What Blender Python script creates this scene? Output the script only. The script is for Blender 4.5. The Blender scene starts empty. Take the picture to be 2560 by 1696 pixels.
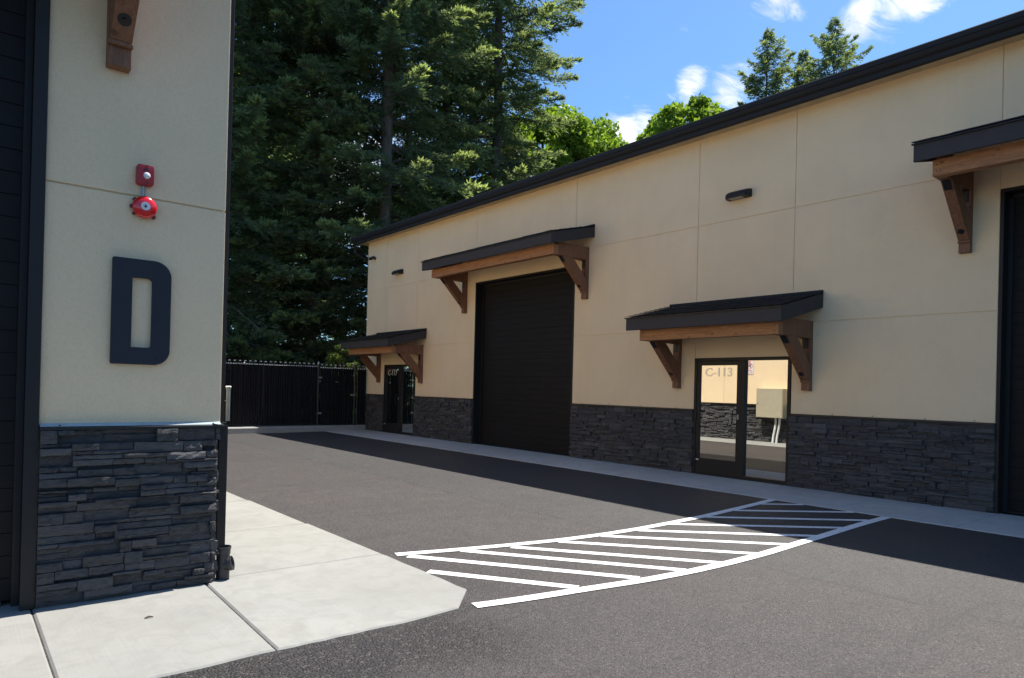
import bpy, bmesh, math, random
import numpy as np
from mathutils import Vector, Matrix

random.seed(7)
R = math.radians
SC = bpy.context.scene
COL = SC.collection
CAM_H = 1.55
XC = 11.10      # street face of the long building
YD = 5.55       # front face of the corner building
XD = 1.63       # alley face of the corner building

# ------------------------------------------------------------------ materials
MATS = {}


def new_mat(name):
    m = bpy.data.materials.new(name)
    m.use_nodes = True
    nt = m.node_tree
    b = nt.nodes['Principled BSDF']
    MATS[name] = m
    return m, nt, b


def nd(nt, typ, **kw):
    n = nt.nodes.new(typ)
    for k, v in kw.items():
        if k in n.inputs.keys():
            n.inputs[k].default_value = v
        else:
            setattr(n, k, v)
    return n


def coords(nt, scale=(1, 1, 1)):
    g = nd(nt, 'ShaderNodeNewGeometry')
    mp = nd(nt, 'ShaderNodeMapping')
    mp.inputs['Scale'].default_value = scale
    nt.links.new(g.outputs['Position'], mp.inputs['Vector'])
    return mp.outputs['Vector']


def ocoords(nt, scale=(1, 1, 1)):
    g = nd(nt, 'ShaderNodeTexCoord')
    mp = nd(nt, 'ShaderNodeMapping')
    mp.inputs['Scale'].default_value = scale
    nt.links.new(g.outputs['Object'], mp.inputs['Vector'])
    return mp.outputs['Vector']


def noise(nt, vec, scale, detail=4, rough=.55, dist=0.0):
    n = nd(nt, 'ShaderNodeTexNoise', Scale=scale, Detail=detail, Roughness=rough, Distortion=dist)
    nt.links.new(vec, n.inputs['Vector'])
    return n.outputs['Fac']


def ramp(nt, fac, stops):
    r = nd(nt, 'ShaderNodeValToRGB')
    el = r.color_ramp.elements
    while len(el) < len(stops):
        el.new(.5)
    for e, (p, c) in zip(el, stops):
        e.position = p
        e.color = (c, c, c, 1) if isinstance(c, (int, float)) else tuple(c) + (1,)
    nt.links.new(fac, r.inputs['Fac'])
    return r.outputs['Color']


def mix(nt, fac, a, b, mode='MIX'):
    m = nd(nt, 'ShaderNodeMix', data_type='RGBA', blend_type=mode)
    for sock, v in ((m.inputs[0], fac), (m.inputs[6], a), (m.inputs[7], b)):
        if isinstance(v, (int, float)):
            sock.default_value = v
        elif isinstance(v, tuple):
            sock.default_value = v + (1,) if len(v) == 3 else v
        else:
            nt.links.new(v, sock)
    return m.outputs[2]


def math_(nt, op, a, b=None, c=None):
    m = nd(nt, 'ShaderNodeMath', operation=op)
    for i, v in enumerate((a, b, c)):
        if v is None:
            continue
        if isinstance(v, (int, float)):
            m.inputs[i].default_value = v
        else:
            nt.links.new(v, m.inputs[i])
    return m.outputs[0]


def bump(nt, b, h, strength, dist):
    n = nd(nt, 'ShaderNodeBump', Strength=strength, Distance=dist)
    nt.links.new(h, n.inputs['Height'])
    nt.links.new(n.outputs['Normal'], b.inputs['Normal'])
    return n


def simple(name, col, rough=.5, metal=0.0, spec=.5, var=0.15, scale=6.0, bmp=0.0, bscale=60):
    m, nt, b = new_mat(name)
    v = coords(nt)
    f = noise(nt, v, scale, 5)
    lo = tuple(c * (1 - var) for c in col)
    hi = tuple(min(1, c * (1 + var)) for c in col)
    nt.links.new(ramp(nt, f, [(.3, lo), (.7, hi)]), b.inputs['Base Color'])
    nt.links.new(ramp(nt, f, [(.3, min(1, rough * .9)), (.7, min(1, rough * 1.12))]), b.inputs['Roughness'])
    b.inputs['Metallic'].default_value = metal
    b.inputs['Specular IOR Level'].default_value = spec
    if bmp:
        bump(nt, b, noise(nt, v, bscale, 3), bmp, .004)
    return m


def make_stucco(name, col):
    m, nt, b = new_mat(name)
    v = coords(nt)
    big = noise(nt, v, .9, 5, .6)
    fine = noise(nt, v, 160, 3, .6)
    mid = noise(nt, v, 34, 4, .65)
    c1 = ramp(nt, big, [(.25, tuple(c * .93 for c in col)), (.75, tuple(c * 1.05 for c in col))])
    c2 = mix(nt, ramp(nt, fine, [(.35, .22), (.65, 0.0)]), c1, tuple(c * .6 for c in col))
    gr = noise(nt, v, 70, 3, .7)
    c2 = mix(nt, ramp(nt, gr, [(.36, .20), (.54, 0.0)]), c2, tuple(c * .66 for c in col))
    # faint run-down weather streaks, stretched along z
    vs = coords(nt, (3.0, 3.0, .16))
    st = noise(nt, vs, 2.2, 4, .6)
    c3 = mix(nt, ramp(nt, st, [(.52, 0.0), (.78, .10)]), c2, tuple(c * .7 for c in col))
    nt.links.new(c3, b.inputs['Base Color'])
    b.inputs['Roughness'].default_value = .9
    b.inputs['Specular IOR Level'].default_value = .2
    h = math_(nt, 'ADD', math_(nt, 'MULTIPLY', fine, .7), math_(nt, 'MULTIPLY', mid, .6))
    bump(nt, b, h, .8, .009)
    return m


make_stucco('cream_stucco', (.93, .725, .47))
simple('joint_shadow_bead', (.42, .34, .22), .9)


def make_stone(name, base, bs=1.0):
    m, nt, b = new_mat(name)
    g = nd(nt, 'ShaderNodeNewGeometry')
    rnd = g.outputs['Random Per Island']
    v = coords(nt, (1, 1, 2.4))
    n1 = noise(nt, v, 14, 6, .68, .4)
    n2 = noise(nt, v, 60, 4, .7)
    tint = ramp(nt, rnd, [(0, tuple(c * .6 for c in base)), (.35, tuple(c * .8 for c in base)),
                          (.6, (base[0] * 1.05, base[1] * 1.06, base[2] * 1.12)),
                          (.82, (base[0] * 1.5, base[1] * 1.42, base[2] * 1.35)), (1, tuple(c * 2.3 for c in base))])
    c = mix(nt, ramp(nt, n1, [(.3, .0), (.75, .85)]), tint, tuple(min(1, x * 2.0) for x in base), 'MIX')
    c = mix(nt, ramp(nt, n1, [(.25, .75), (.48, 0.0)]), c, tuple(x * .35 for x in base))
    c = mix(nt, ramp(nt, n2, [(.60, 0.0), (.74, .6)]), c, (base[0] * 4.6, base[1] * 4.5, base[2] * 4.4))  # pale flecks painted as lit highlights on the stone
    nt.links.new(c, b.inputs['Base Color'])
    b.inputs['Roughness'].default_value = .72
    b.inputs['Specular IOR Level'].default_value = .45
    h = math_(nt, 'ADD', math_(nt, 'MULTIPLY', n1, 1.0), math_(nt, 'MULTIPLY', n2, .35))
    bump(nt, b, h, 1.0 * bs, .02)
    return m


make_stone('ledger_stone', (.047, .0455, .0475))
simple('dark_bronze_metal', (.017, .0155, .0155), .5, .0, .3, .12)
simple('black_trim_metal', (.015, .015, .017), .45, .0, .35, .1)
simple('flashing_metal', (.035, .04, .048), .3, .6, .5, .1)
simple('gutter_metal', (.020, .019, .020), .62, .0, .25, .1)
simple('garage_metal', (.0100, .0082, .0082), .55, .0, .22, .12, 3, .25, 140)
simple('shingle', (.026, .027, .031), .85, 0, .3, .4, 30, .6, 180)
simple('fascia_paint', (.052, .047, .048), .7, .0, .25, .12)
simple('soffit_paint', (.55, .44, .28), .8)
simple('black_steel', (.012, .012, .014), .45, .2, .5)
simple('grey_conduit', (.30, .33, .36), .35, .5)
simple('white_pvc', (.74, .75, .73), .45)
simple('grey_vent_pvc', (.17, .21, .225), .6)
simple('screed_vinyl', (.34, .40, .43), .8)
simple('cabinet_paint', (.42, .37, .27), .5, 0, .4, .05)
simple('alarm_red', (.36, .012, .022), .38, 0, .5, .08)
simple('alarm_dark_red', (.12, .004, .010), .4)
simple('strobe_lens', (.85, .87, .9), .08, .2)
simple('sign_white', (.78, .78, .76), .4)
simple('sign_red', (.60, .02, .03), .4)
simple('sign_black', (.02, .02, .02), .4)
simple('sticker_white', (.70, .72, .74), .5)
simple('letter_paint', (.017, .020, .030), .62, 0, .4, .08)
m = simple('vinyl_letter', (.86, .78, .68), .7)
nt = m.node_tree
gl = nd(nt, 'ShaderNodeBsdfGlossy', Roughness=.02)
ms = nd(nt, 'ShaderNodeMixShader')
ms.inputs[0].default_value = .42
nt.links.new(nt.nodes['Principled BSDF'].outputs[0], ms.inputs[1])
nt.links.new(gl.outputs[0], ms.inputs[2])
nt.links.new(ms.outputs[0], nt.nodes['Material Output'].inputs['Surface'])
simple('brass', (.5, .38, .14), .25, .9)
simple('bush_wood', (.07, .05, .035), .9)
simple('slat_plastic', (.009, .009, .011), .75, 0, .12, .3, 9)
simple('fence_wire', (.05, .05, .055), .25, .5, .6)
simple('wire_glint', (.72, .73, .76), .35, .0, .6)  # pale tone painted as glints on the dark wire
simple('fence_steel', (.03, .03, .033), .3, .4, .6)
simple('debris_brown', (.10, .065, .04), .9)
simple('lamp_lens', (.55, .56, .55), .25)
simple('drain_plastic', (.030, .030, .032), .45, 0, .5, .3, 20, .2, 90)

m, nt, b = new_mat('bell_red')
b.inputs['Base Color'].default_value = (.66, .006, .012, 1)
b.inputs['Roughness'].default_value = .16
b.inputs['Coat Weight'].default_value = .8
b.inputs['Coat Roughness'].default_value = .05

# window glass: tinted, mirror coated
m, nt, b = new_mat('tinted_glass')
b.inputs['Base Color'].default_value = (.012, .013, .012, 1)
b.inputs['Roughness'].default_value = .0
gl = nd(nt, 'ShaderNodeBsdfGlossy', Roughness=.004)
gl.inputs['Color'].default_value = (.96, .95, .90, 1)
fr = nd(nt, 'ShaderNodeFresnel', IOR=1.5)
fac = math_(nt, 'ADD', math_(nt, 'MULTIPLY', fr.outputs[0], .5), .66)
ms = nd(nt, 'ShaderNodeMixShader')
nt.links.new(fac, ms.inputs[0])
nt.links.new(b.outputs[0], ms.inputs[1])
nt.links.new(gl.outputs[0], ms.inputs[2])
nt.links.new(ms.outputs[0], nt.nodes['Material Output'].inputs['Surface'])


def make_wood(name, axis, dark, light):
    m, nt, b = new_mat(name)
    s = [7, 7, 7]
    s[axis] = .7
    v = ocoords(nt, tuple(s))
    n1 = noise(nt, v, 3.0, 6, .65, 1.2)
    v2 = ocoords(nt, tuple(x * 5 for x in s))
    n2 = noise(nt, v2, 4.0, 4, .6)
    vk = ocoords(nt, (2.2, 2.2, 4.0))
    vo = nd(nt, 'ShaderNodeTexVoronoi', Scale=1.6)
    nt.links.new(vk, vo.inputs['Vector'])
    knot = ramp(nt, vo.outputs['Distance'], [(.05, .8), (.16, 0.0)])
    c = ramp(nt, n1, [(.3, dark), (.52, tuple((a + b_) / 2 for a, b_ in zip(dark, light))), (.75, light)])
    c = mix(nt, ramp(nt, n2, [(.35, .35), (.6, 0.0)]), c, tuple(x * .5 for x in dark))
    c = mix(nt, knot, c, tuple(x * .45 for x in dark))
    nt.links.new(c, b.inputs['Base Color'])
    b.inputs['Roughness'].default_value = .62
    b.inputs['Specular IOR Level'].default_value = .35
    bump(nt, b, n2, .3, .004)
    return m


make_wood('stained_timber', 1, (.29, .130, .060), (.56, .285, .135))  # beam tone lightened for the bounce light on its front
make_wood('stained_timber_bracket', 2, (.150, .070, .040), (.31, .148, .078))  # same timber, shade on the bracket sides put into a darker tone


def make_asphalt():
    m, nt, b = new_mat('asphalt')
    v = coords(nt)
    g = nd(nt, 'ShaderNodeSeparateXYZ')
    nt.links.new(v, g.inputs[0])
    warp = math_(nt, 'MULTIPLY', math_(nt, 'SUBTRACT', noise(nt, v, 2.2, 5, .65), .5), 1.1)
    # coarser, blacker hand-laid strip along the front edge of the slab
    yy = math_(nt, 'ADD', g.outputs['Y'], warp)
    xx = math_(nt, 'ADD', g.outputs['X'], warp)
    band = math_(nt, 'MULTIPLY', math_(nt, 'GREATER_THAN', yy, 2.9), math_(nt, 'LESS_THAN', xx, 3.0))
    mr = nd(nt, 'ShaderNodeMapRange', interpolation_type='SMOOTHSTEP')
    mr.inputs[1].default_value = 2.75
    mr.inputs[2].default_value = 3.45
    nt.links.new(yy, mr.inputs[0])
    mr2 = nd(nt, 'ShaderNodeMapRange', interpolation_type='SMOOTHSTEP')
    mr2.inputs[1].default_value = 3.2
    mr2.inputs[2].default_value = 2.4
    nt.links.new(xx, mr2.inputs[0])
    mr3 = nd(nt, 'ShaderNodeMapRange', interpolation_type='SMOOTHSTEP')
    mr3.inputs[1].default_value = 4.3
    mr3.inputs[2].default_value = 4.0
    nt.links.new(g.outputs['Y'], mr3.inputs[0])
    band = math_(nt, 'MULTIPLY', math_(nt, 'MULTIPLY', mr.outputs[0], mr2.outputs[0]), mr3.outputs[0])
    big = noise(nt, v, .35, 4, .6)
    mid = noise(nt, v, 3.2, 6, .62)
    fine = noise(nt, v, 58, 5, .74)
    vo = nd(nt, 'ShaderNodeTexVoronoi', Scale=110.0)
    nt.links.new(v, vo.inputs['Vector'])
    vo2 = nd(nt, 'ShaderNodeTexVoronoi', Scale=62.0)
    nt.links.new(v, vo2.inputs['Vector'])
    c = ramp(nt, big, [(.3, (.0425, .0410, .0425)), (.7, (.0610, .0580, .0590))])
    c = mix(nt, ramp(nt, mid, [(.35, .35), (.6, 0.0)]), c, (.022, .0215, .023))
    c = mix(nt, ramp(nt, fine, [(.38, .8), (.56, 0.0)]), c, (.008, .008, .010))
    # pale stone chips showing through the binder
    ch = nd(nt, 'ShaderNodeSeparateColor')
    nt.links.new(vo.outputs['Color'], ch.inputs[0])
    c = mix(nt, ramp(nt, ch.outputs[0], [(.78, 0.0), (.98, .6)]), c, (.125, .118, .114))
    c = mix(nt, math_(nt, 'MULTIPLY', band, .85), c, (.013, .0135, .016))
    ch2 = nd(nt, 'ShaderNodeSeparateColor')
    nt.links.new(vo2.outputs['Color'], ch2.inputs[0])
    c = mix(nt, math_(nt, 'MULTIPLY', band, ramp(nt, ch2.outputs[0], [(.74, 0.0), (.95, .5)])), c, (.12, .115, .112))
    # two paving lanes laid side by side: a warmer one by the slab, and the rough joint between them
    wob = math_(nt, 'MULTIPLY', math_(nt, 'SUBTRACT', noise(nt, v, 1.1, 4, .6), .5), .22)
    sx = math_(nt, 'SUBTRACT', math_(nt, 'ADD', g.outputs['X'], wob), 5.72)
    lane = math_(nt, 'LESS_THAN', sx, 0.0)
    c = mix(nt, math_(nt, 'MULTIPLY', lane, .8), c, (1.13, 1.02, 1.0), 'MULTIPLY')
    jn = ramp(nt, math_(nt, 'ABSOLUTE', sx), [(.0, 1.0), (.05, 0.0)])
    c = mix(nt, math_(nt, 'MULTIPLY', jn, ramp(nt, noise(nt, v, 3.0, 5, .7), [(.42, 0.0), (.58, .75)])), c, (.016, .016, .018))
    # long faint roller seams
    vs = coords(nt, (.12, 2.0, 1))
    sm = noise(nt, vs, 1.6, 4, .6)
    c = mix(nt, ramp(nt, sm, [(.56, 0.0), (.70, .38)]), c, (.018, .018, .020))
    # pale dust and scuffs with their own shapes
    ds = noise(nt, v, 1.1, 7, .74, .6)
    c = mix(nt, ramp(nt, ds, [(.58, 0.0), (.80, .26)]), c, (.085, .075, .07))
    nt.links.new(c, b.inputs['Base Color'])
    b.inputs['Roughness'].default_value = .62
    b.inputs['Specular IOR Level'].default_value = .42
    b.inputs['Specular Tint'].default_value = (1.0, .98, .97, 1)
    h1 = math_(nt, 'MULTIPLY', vo.outputs['Distance'], -1.0)
    h2 = math_(nt, 'MULTIPLY', math_(nt, 'MULTIPLY', vo2.outputs['Distance'], -2.4), math_(nt, 'ADD', math_(nt, 'MULTIPLY', band, .9), .12))
    bump(nt, b, math_(nt, 'ADD', math_(nt, 'ADD', h1, h2), fine), .8, .007)
    return m


make_asphalt()


def make_concrete(name, col, broom_axis):
    m, nt, b = new_mat(name)
    v = coords(nt)
    big = noise(nt, v, .8, 5, .6, .5)
    mid = noise(nt, v, 5, 6, .66, .8)
    fine = noise(nt, v, 120, 3, .6)
    s = [1.2, 1.2, 1]
    s[broom_axis] = 60
    br = noise(nt, coords(nt, tuple(s)), 1.4, 4, .6)
    g = nd(nt, 'ShaderNodeNewGeometry')
    c = ramp(nt, big, [(.28, tuple(x * .86 for x in col)), (.72, tuple(min(1, x * 1.08) for x in col))])
    c = mix(nt, ramp(nt, mid, [(.34, .55), (.56, 0.0)]), c, tuple(x * .74 for x in col))
    c = mix(nt, ramp(nt, br, [(.35, .16), (.65, 0.0)]), c, tuple(x * .68 for x in col))
    st = noise(nt, v, 1.9, 7, .74, .7)
    c = mix(nt, ramp(nt, st, [(.52, 0.0), (.76, .5)]), c, (col[0] * .74, col[1] * .72, col[2] * .64))
    c = mix(nt, ramp(nt, g.outputs['Random Per Island'], [(0, .0), (1, .14)]), c, tuple(x * .72 for x in col))
    # isolated dark specks
    sp = noise(nt, v, 26, 2, .5)
    c = mix(nt, ramp(nt, sp, [(.77, 0.0), (.80, .5)]), c, (.10, .09, .08))
    nt.links.new(c, b.inputs['Base Color'])
    b.inputs['Roughness'].default_value = .85
    b.inputs['Specular IOR Level'].default_value = .3
    bump(nt, b, math_(nt, 'ADD', math_(nt, 'MULTIPLY', br, .7), math_(nt, 'MULTIPLY', fine, .6)), .35, .004)
    return m


make_concrete('apron_concrete', (.288, .288, .272), 0)
make_concrete('walk_concrete', (.50, .50, .475), 1)
make_concrete('kerb_concrete', (.33, .33, .32), 1)

m, nt, b = new_mat('road_paint')
v = coords(nt)
n1 = noise(nt, v, 55, 5, .75)
n2 = noise(nt, v, 4, 4, .6)
c = ramp(nt, n2, [(.3, (.70, .70, .70)), (.7, (.80, .80, .80))])
c = mix(nt, ramp(nt, n1, [(.36, .85), (.45, 0.0)]), c, (.10, .095, .09))
n3 = noise(nt, v, 2.4, 6, .72, .8)
c = mix(nt, ramp(nt, n3, [(.55, 0.0), (.75, .42)]), c, (.26, .25, .24))
nt.links.new(c, b.inputs['Base Color'])
b.inputs['Roughness'].default_value = .7
bump(nt, b, n1, .5, .004)

m, nt, b = new_mat('soil_and_grass')
v = coords(nt)
c = ramp(nt, noise(nt, v, .6, 6, .65), [(.35, (.055, .04, .025)), (.52, (.05, .06, .022)), (.7, (.07, .10, .03))])
c = mix(nt, ramp(nt, noise(nt, v, 30, 4), [(.35, .6), (.6, 0.)]), c, (.025, .025, .012))
nt.links.new(c, b.inputs['Base Color'])
b.inputs['Roughness'].default_value = .95
bump(nt, b, noise(nt, v, 18, 5), 1, .05)

m, nt, b = new_mat('bark')
v = coords(nt, (1, 1, .25))
n = noise(nt, v, 9, 6, .7, .6)
nt.links.new(ramp(nt, n, [(.3, (.06, .05, .042)), (.7, (.24, .20, .17))]), b.inputs['Base Color'])
b.inputs['Roughness'].default_value = .95
bump(nt, b, n, 1, .04)


def make_leaf(name, dark, mid_, tip, trans, wscale=.35):
    m, nt, b = new_mat(name)
    at = nd(nt, 'ShaderNodeAttribute', attribute_name='growth_and_sun')  # new shoots plus sunlit boughs painted into the tip tone
    v = coords(nt)
    n = noise(nt, v, wscale, 4, .6)
    c0 = ramp(nt, n, [(.3, dark), (.7, mid_)])
    c = mix(nt, at.outputs['Fac'], c0, tip)
    nt.links.new(c, b.inputs['Base Color'])
    b.inputs['Roughness'].default_value = .55
    b.inputs['Specular IOR Level'].default_value = .35
    tr = nd(nt, 'ShaderNodeBsdfTranslucent')
    nt.links.new(mix(nt, 1.0, c, (1.0, 1.0, .55), 'MULTIPLY'), tr.inputs['Color'])
    ms = nd(nt, 'ShaderNodeMixShader')
    ms.inputs[0].default_value = trans
    nt.links.new(b.outputs[0], ms.inputs[1])
    nt.links.new(tr.outputs[0], ms.inputs[2])
    nt.links.new(ms.outputs[0], nt.nodes['Material Output'].inputs['Surface'])


make_leaf('spruce_needles', (.115, .155, .118), (.195, .265, .150), (.52, .62, .24), .60)
make_leaf('maple_leaves', (.14, .25, .03), (.22, .34, .045), (.34, .47, .07), .55, 1.1)
make_leaf('bush_leaves', (.06, .11, .03), (.10, .16, .04), (.18, .24, .06), .4)

# ------------------------------------------------------------------ builders


def tag(o, label=None, cat=None, group=None, kind=None):
    for k, v in (('label', label), ('category', cat), ('group', group), ('kind', kind)):
        if v:
            o[k] = v
    return o


def empty(name, loc=(0, 0, 0), rz=0.0, parent=None):
    o = bpy.data.objects.new(name, None)
    o.empty_display_size = .1
    COL.objects.link(o)
    o.location = loc
    o.rotation_euler = (0, 0, rz)
    if parent:
        o.parent = parent
    return o


class MB:
    def __init__(self):
        self.v, self.f = [], []

    def poly(self, pts, faces):
        n = len(self.v)
        self.v += [tuple(p) for p in pts]
        self.f += [tuple(i + n for i in f) for f in faces]

    def box(self, a, b):
        (x0, y0, z0), (x1, y1, z1) = a, b
        x0, x1 = min(x0, x1), max(x0, x1)
        y0, y1 = min(y0, y1), max(y0, y1)
        z0, z1 = min(z0, z1), max(z0, z1)
        self.poly([(x0, y0, z0), (x1, y0, z0), (x1, y1, z0), (x0, y1, z0), (x0, y0, z1), (x1, y0, z1), (x1, y1, z1), (x0, y1, z1)],
                  [(3, 2, 1, 0), (4, 5, 6, 7), (0, 1, 5, 4), (1, 2, 6, 5), (2, 3, 7, 6), (3, 0, 4, 7)])

    def extrude(self, prof, fn, a, b):
        """closed 2-D profile (counter-clockwise) swept between a and b; fn(p, q, t) -> xyz"""
        n = len(prof)
        pts = [fn(p, q, a) for p, q in prof] + [fn(p, q, b) for p, q in prof]
        fs = [tuple(range(n))[::-1], tuple(range(n, 2 * n))]
        fs += [(i, (i + 1) % n, n + (i + 1) % n, n + i) for i in range(n)]
        self.poly(pts, fs)

    def tube(self, pts, r, seg=10, caps=True):
        pts = [Vector(p) for p in pts]
        rs = r if isinstance(r, (list, tuple)) else [r] * len(pts)
        rings = []
        up = Vector((.0123, .031, 1)).normalized()
        for i, p in enumerate(pts):
            d = (pts[min(i + 1, len(pts) - 1)] - pts[max(i - 1, 0)]).normalized()
            u = d.cross(up if abs(d.dot(up)) < .95 else Vector((1, 0, 0))).normalized()
            w = d.cross(u)
            rings.append([p + u * math.cos(2 * math.pi * k / seg) * rs[i] + w * math.sin(2 * math.pi * k / seg) * rs[i] for k in range(seg)])
        n = len(self.v)
        for rg in rings:
            self.v += [tuple(p) for p in rg]
        for i in range(len(pts) - 1):
            for k in range(seg):
                a = n + i * seg + k
                b2 = n + i * seg + (k + 1) % seg
                self.f.append((a, b2, b2 + seg, a + seg))
        if caps:
            self.f.append(tuple(n + k for k in range(seg))[::-1])
            self.f.append(tuple(n + (len(pts) - 1) * seg + k for k in range(seg)))

    def lathe(self, prof, org, axis, seg=32):
        """prof: list of (radius, distance along axis)"""
        ax = Vector(axis).normalized()
        u = ax.orthogonal().normalized()
        w = ax.cross(u)
        org = Vector(org)
        n = len(self.v)
        for r, h in prof:
            for k in range(seg):
                a = 2 * math.pi * k / seg
                self.v.append(tuple(org + ax * h + (u * math.cos(a) + w * math.sin(a)) * r))
        for i in range(len(prof) - 1):
            for k in range(seg):
                a = n + i * seg + k
                b2 = n + i * seg + (k + 1) % seg
                self.f.append((a, b2, b2 + seg, a + seg))
        self.f.append(tuple(n + k for k in range(seg))[::-1])
        self.f.append(tuple(n + (len(prof) - 1) * seg + k for k in range(seg)))

    def build(self, name, mat, parent=None, bevel=0.0, smooth=False, fix=True):
        me = bpy.data.meshes.new(name)
        me.from_pydata(self.v, [], self.f)
        me.materials.append(MATS[mat] if isinstance(mat, str) else mat)
        if bevel or fix:
            bm = bmesh.new()
            bm.from_mesh(me)
            if bevel:
                es = [e for e in bm.edges if len(e.link_faces) == 2 and e.calc_face_angle(0) > .5]
                bmesh.ops.bevel(bm, geom=es, offset=bevel, segments=2, profile=.6, affect='EDGES', clamp_overlap=True)
            bmesh.ops.recalc_face_normals(bm, faces=bm.faces)
            bm.to_mesh(me)
            bm.free()
        if smooth:
            me.shade_smooth()
            try:
                me.set_sharp_from_angle(angle=R(38))
            except Exception:
                pass
        me.update()
        o = bpy.data.objects.new(name, me)
        COL.objects.link(o)
        if parent:
            o.parent = parent
        return o


def box_obj(name, a, b, mat, parent=None, bevel=0.0):
    q = MB()
    q.box(a, b)
    return q.build(name, mat, parent, bevel)


def copy_tree(o, parent=None):
    c = o.copy()
    COL.objects.link(c)
    if parent:
        c.parent = parent
    for ch in list(o.children):
        copy_tree(ch, c)
    return c


def text_obj(name, body, size, mat, matrix, parent=None, extrude=.0015, width=None, bold=0.004):
    cu = bpy.data.curves.new(name, 'FONT')
    cu.body = body
    cu.size = size
    cu.extrude = extrude
    cu.resolution_u = 6
    cu.offset = bold
    tmp = bpy.data.objects.new(name, cu)
    COL.objects.link(tmp)
    bpy.context.view_layer.update()
    dg = bpy.context.evaluated_depsgraph_get()
    me = bpy.data.meshes.new_from_object(tmp.evaluated_get(dg))
    bpy.data.objects.remove(tmp)
    xs = [v.co.x for v in me.vertices]
    ys = [v.co.y for v in me.vertices]
    me.transform(Matrix.Translation((-min(xs), -min(ys), 0)))
    if width:
        me.transform(Matrix.Diagonal((width / (max(xs) - min(xs)), size / (max(ys) - min(ys)), 1, 1)))
    me.transform(matrix)
    me.materials.clear()
    me.materials.append(MATS[mat])
    o = bpy.data.objects.new(name, me)
    COL.objects.link(o)
    if parent:
        o.parent = parent
    return o


def basis(xa, ya, za, org):
    m = Matrix.Identity(4)
    for i, a in enumerate((xa, ya, za)):
        for j in range(3):
            m[j][i] = a[j]
    for j in range(3):
        m[j][3] = org[j]
    return m


# text frames: on the long building's street face (read from -X) and on the alley face of the corner building (read from +X)
def frame_c(x, y, z):
    return basis((0, -1, 0), (0, 0, 1), (-1, 0, 0), (x, y, z))


def frame_d(x, y, z):
    return basis((0, 1, 0), (0, 0, 1), (1, 0, 0), (x, y, z))


# ------------------------------------------------------------------ ledger stone
def ledger(mb, u0, u1, h, fn, rng, nu=4, nv=2, rough=.006, end_wrap=False, cap=None):
    """stacked ledger stones; fn(u, w, d) -> xyz with d outwards"""
    band = .078
    w = 0.0
    while w < h - .01:
        wt = min(w + band, h)
        if h - wt < .05:
            wt = h
        u = u0 - rng.uniform(0, .4)
        while u < u1:
            seg = rng.uniform(.24, .62)
            a, b_ = max(u, u0), min(u + seg, u1)
            if b_ - a > .012:
                k = rng.choice((2, 2, 2, 3, 1)) if wt - w > .07 else rng.choice((1, 2))
                cuts = sorted(rng.uniform(.12, .88) for _ in range(k - 1))
                cs = [0] + cuts + [1]
                cs = [w + (wt - w) * c for c in cs]
                cs = [cs[0]] + [c for i, c in enumerate(cs[1:-1]) if c - cs[i] > .017 and cs[-1] - c > .015] + [cs[-1]]
                for c0, c1 in zip(cs[:-1], cs[1:]):
                    if c1 - c0 < .012:
                        continue
                    xs = [a]
                    while b_ - xs[-1] > .34 or (b_ - xs[-1] > .16 and rng.random() < .33):
                        nx = xs[-1] + rng.uniform(.09, .36)
                        if b_ - nx < .06:
                            break
                        xs.append(nx)
                    xs.append(b_)
                    for s0, s1 in zip(xs[:-1], xs[1:]):
                        stone(mb, s0 + .0012, s1 - .0012, c0 + .001, c1 - .001, rng.choice((.004, .014, .024, .034, .046, .058)) + rng.uniform(-.004, .004), fn, rng, nu, nv, rough)
            u += seg
        w = wt


def stone(mb, u0, u1, w0, w1, d, fn, rng, nu, nv, rough):
    n0 = len(mb.v)
    tilt = rng.uniform(-.005, .005)
    skew = rng.uniform(-.004, .004)
    for j in range(nv + 1):
        for i in range(nu + 1):
            fu, fv = i / nu, j / nv
            edge = (i in (0, nu)) or (j in (0, nv))
            dd = d + tilt * (fv - .5) * 2 + skew * (fu - .5) * 2 + rng.uniform(-rough, rough) - (.004 if edge else 0)
            uu = u0 + (u1 - u0) * fu + (rng.uniform(-.003, .003) if 0 < i < nu else rng.uniform(0, .002) * (1 if i == 0 else -1))
            ww = w0 + (w1 - w0) * fv + (rng.uniform(-.0035, .0) if j == nv else rng.uniform(0, .0035) if j == 0 else rng.uniform(-.002, .002))
            mb.v.append(fn(uu, ww, dd))
    base = len(mb.v)
    ring = [i for i in range(nu + 1)] + [(nu + 1) * j + nu for j in range(1, nv + 1)] + [(nu + 1) * nv + i for i in range(nu - 1, -1, -1)] + [(nu + 1) * j for j in range(nv - 1, 0, -1)]
    for r_ in ring:
        i, j = r_ % (nu + 1), r_ // (nu + 1)
        mb.v.append(fn(u0 + (u1 - u0) * i / nu, w0 + (w1 - w0) * j / nv, -.004))
    for j in range(nv):
        for i in range(nu):
            a = n0 + j * (nu + 1) + i
            mb.f.append((a, a + 1, a + nu + 2, a + nu + 1))
    L = len(ring)
    for k in range(L):
        mb.f.append((n0 + ring[k], base + k, base + (k + 1) % L, n0 + ring[(k + 1) % L]))


# ------------------------------------------------------------------ ground
Z_AS = -.010
g = MB()
n = 24
S = 420
g.poly([(-S, -S, -.06), (S, -S, -.06), (S, S, -.06), (-S, S, -.06)], [(0, 1, 2, 3)])
tag(g.build('ground', 'soil_and_grass'), kind='structure')
g = MB()
g.poly([(-60, -60, Z_AS), (60, -60, Z_AS), (60, 0, Z_AS), (12, 0, Z_AS), (12, 21.35, Z_AS), (-60, 21.35, Z_AS)], [(0, 1, 2, 3, 4, 5)])
tag(g.build('road', 'asphalt'), kind='structure')


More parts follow.
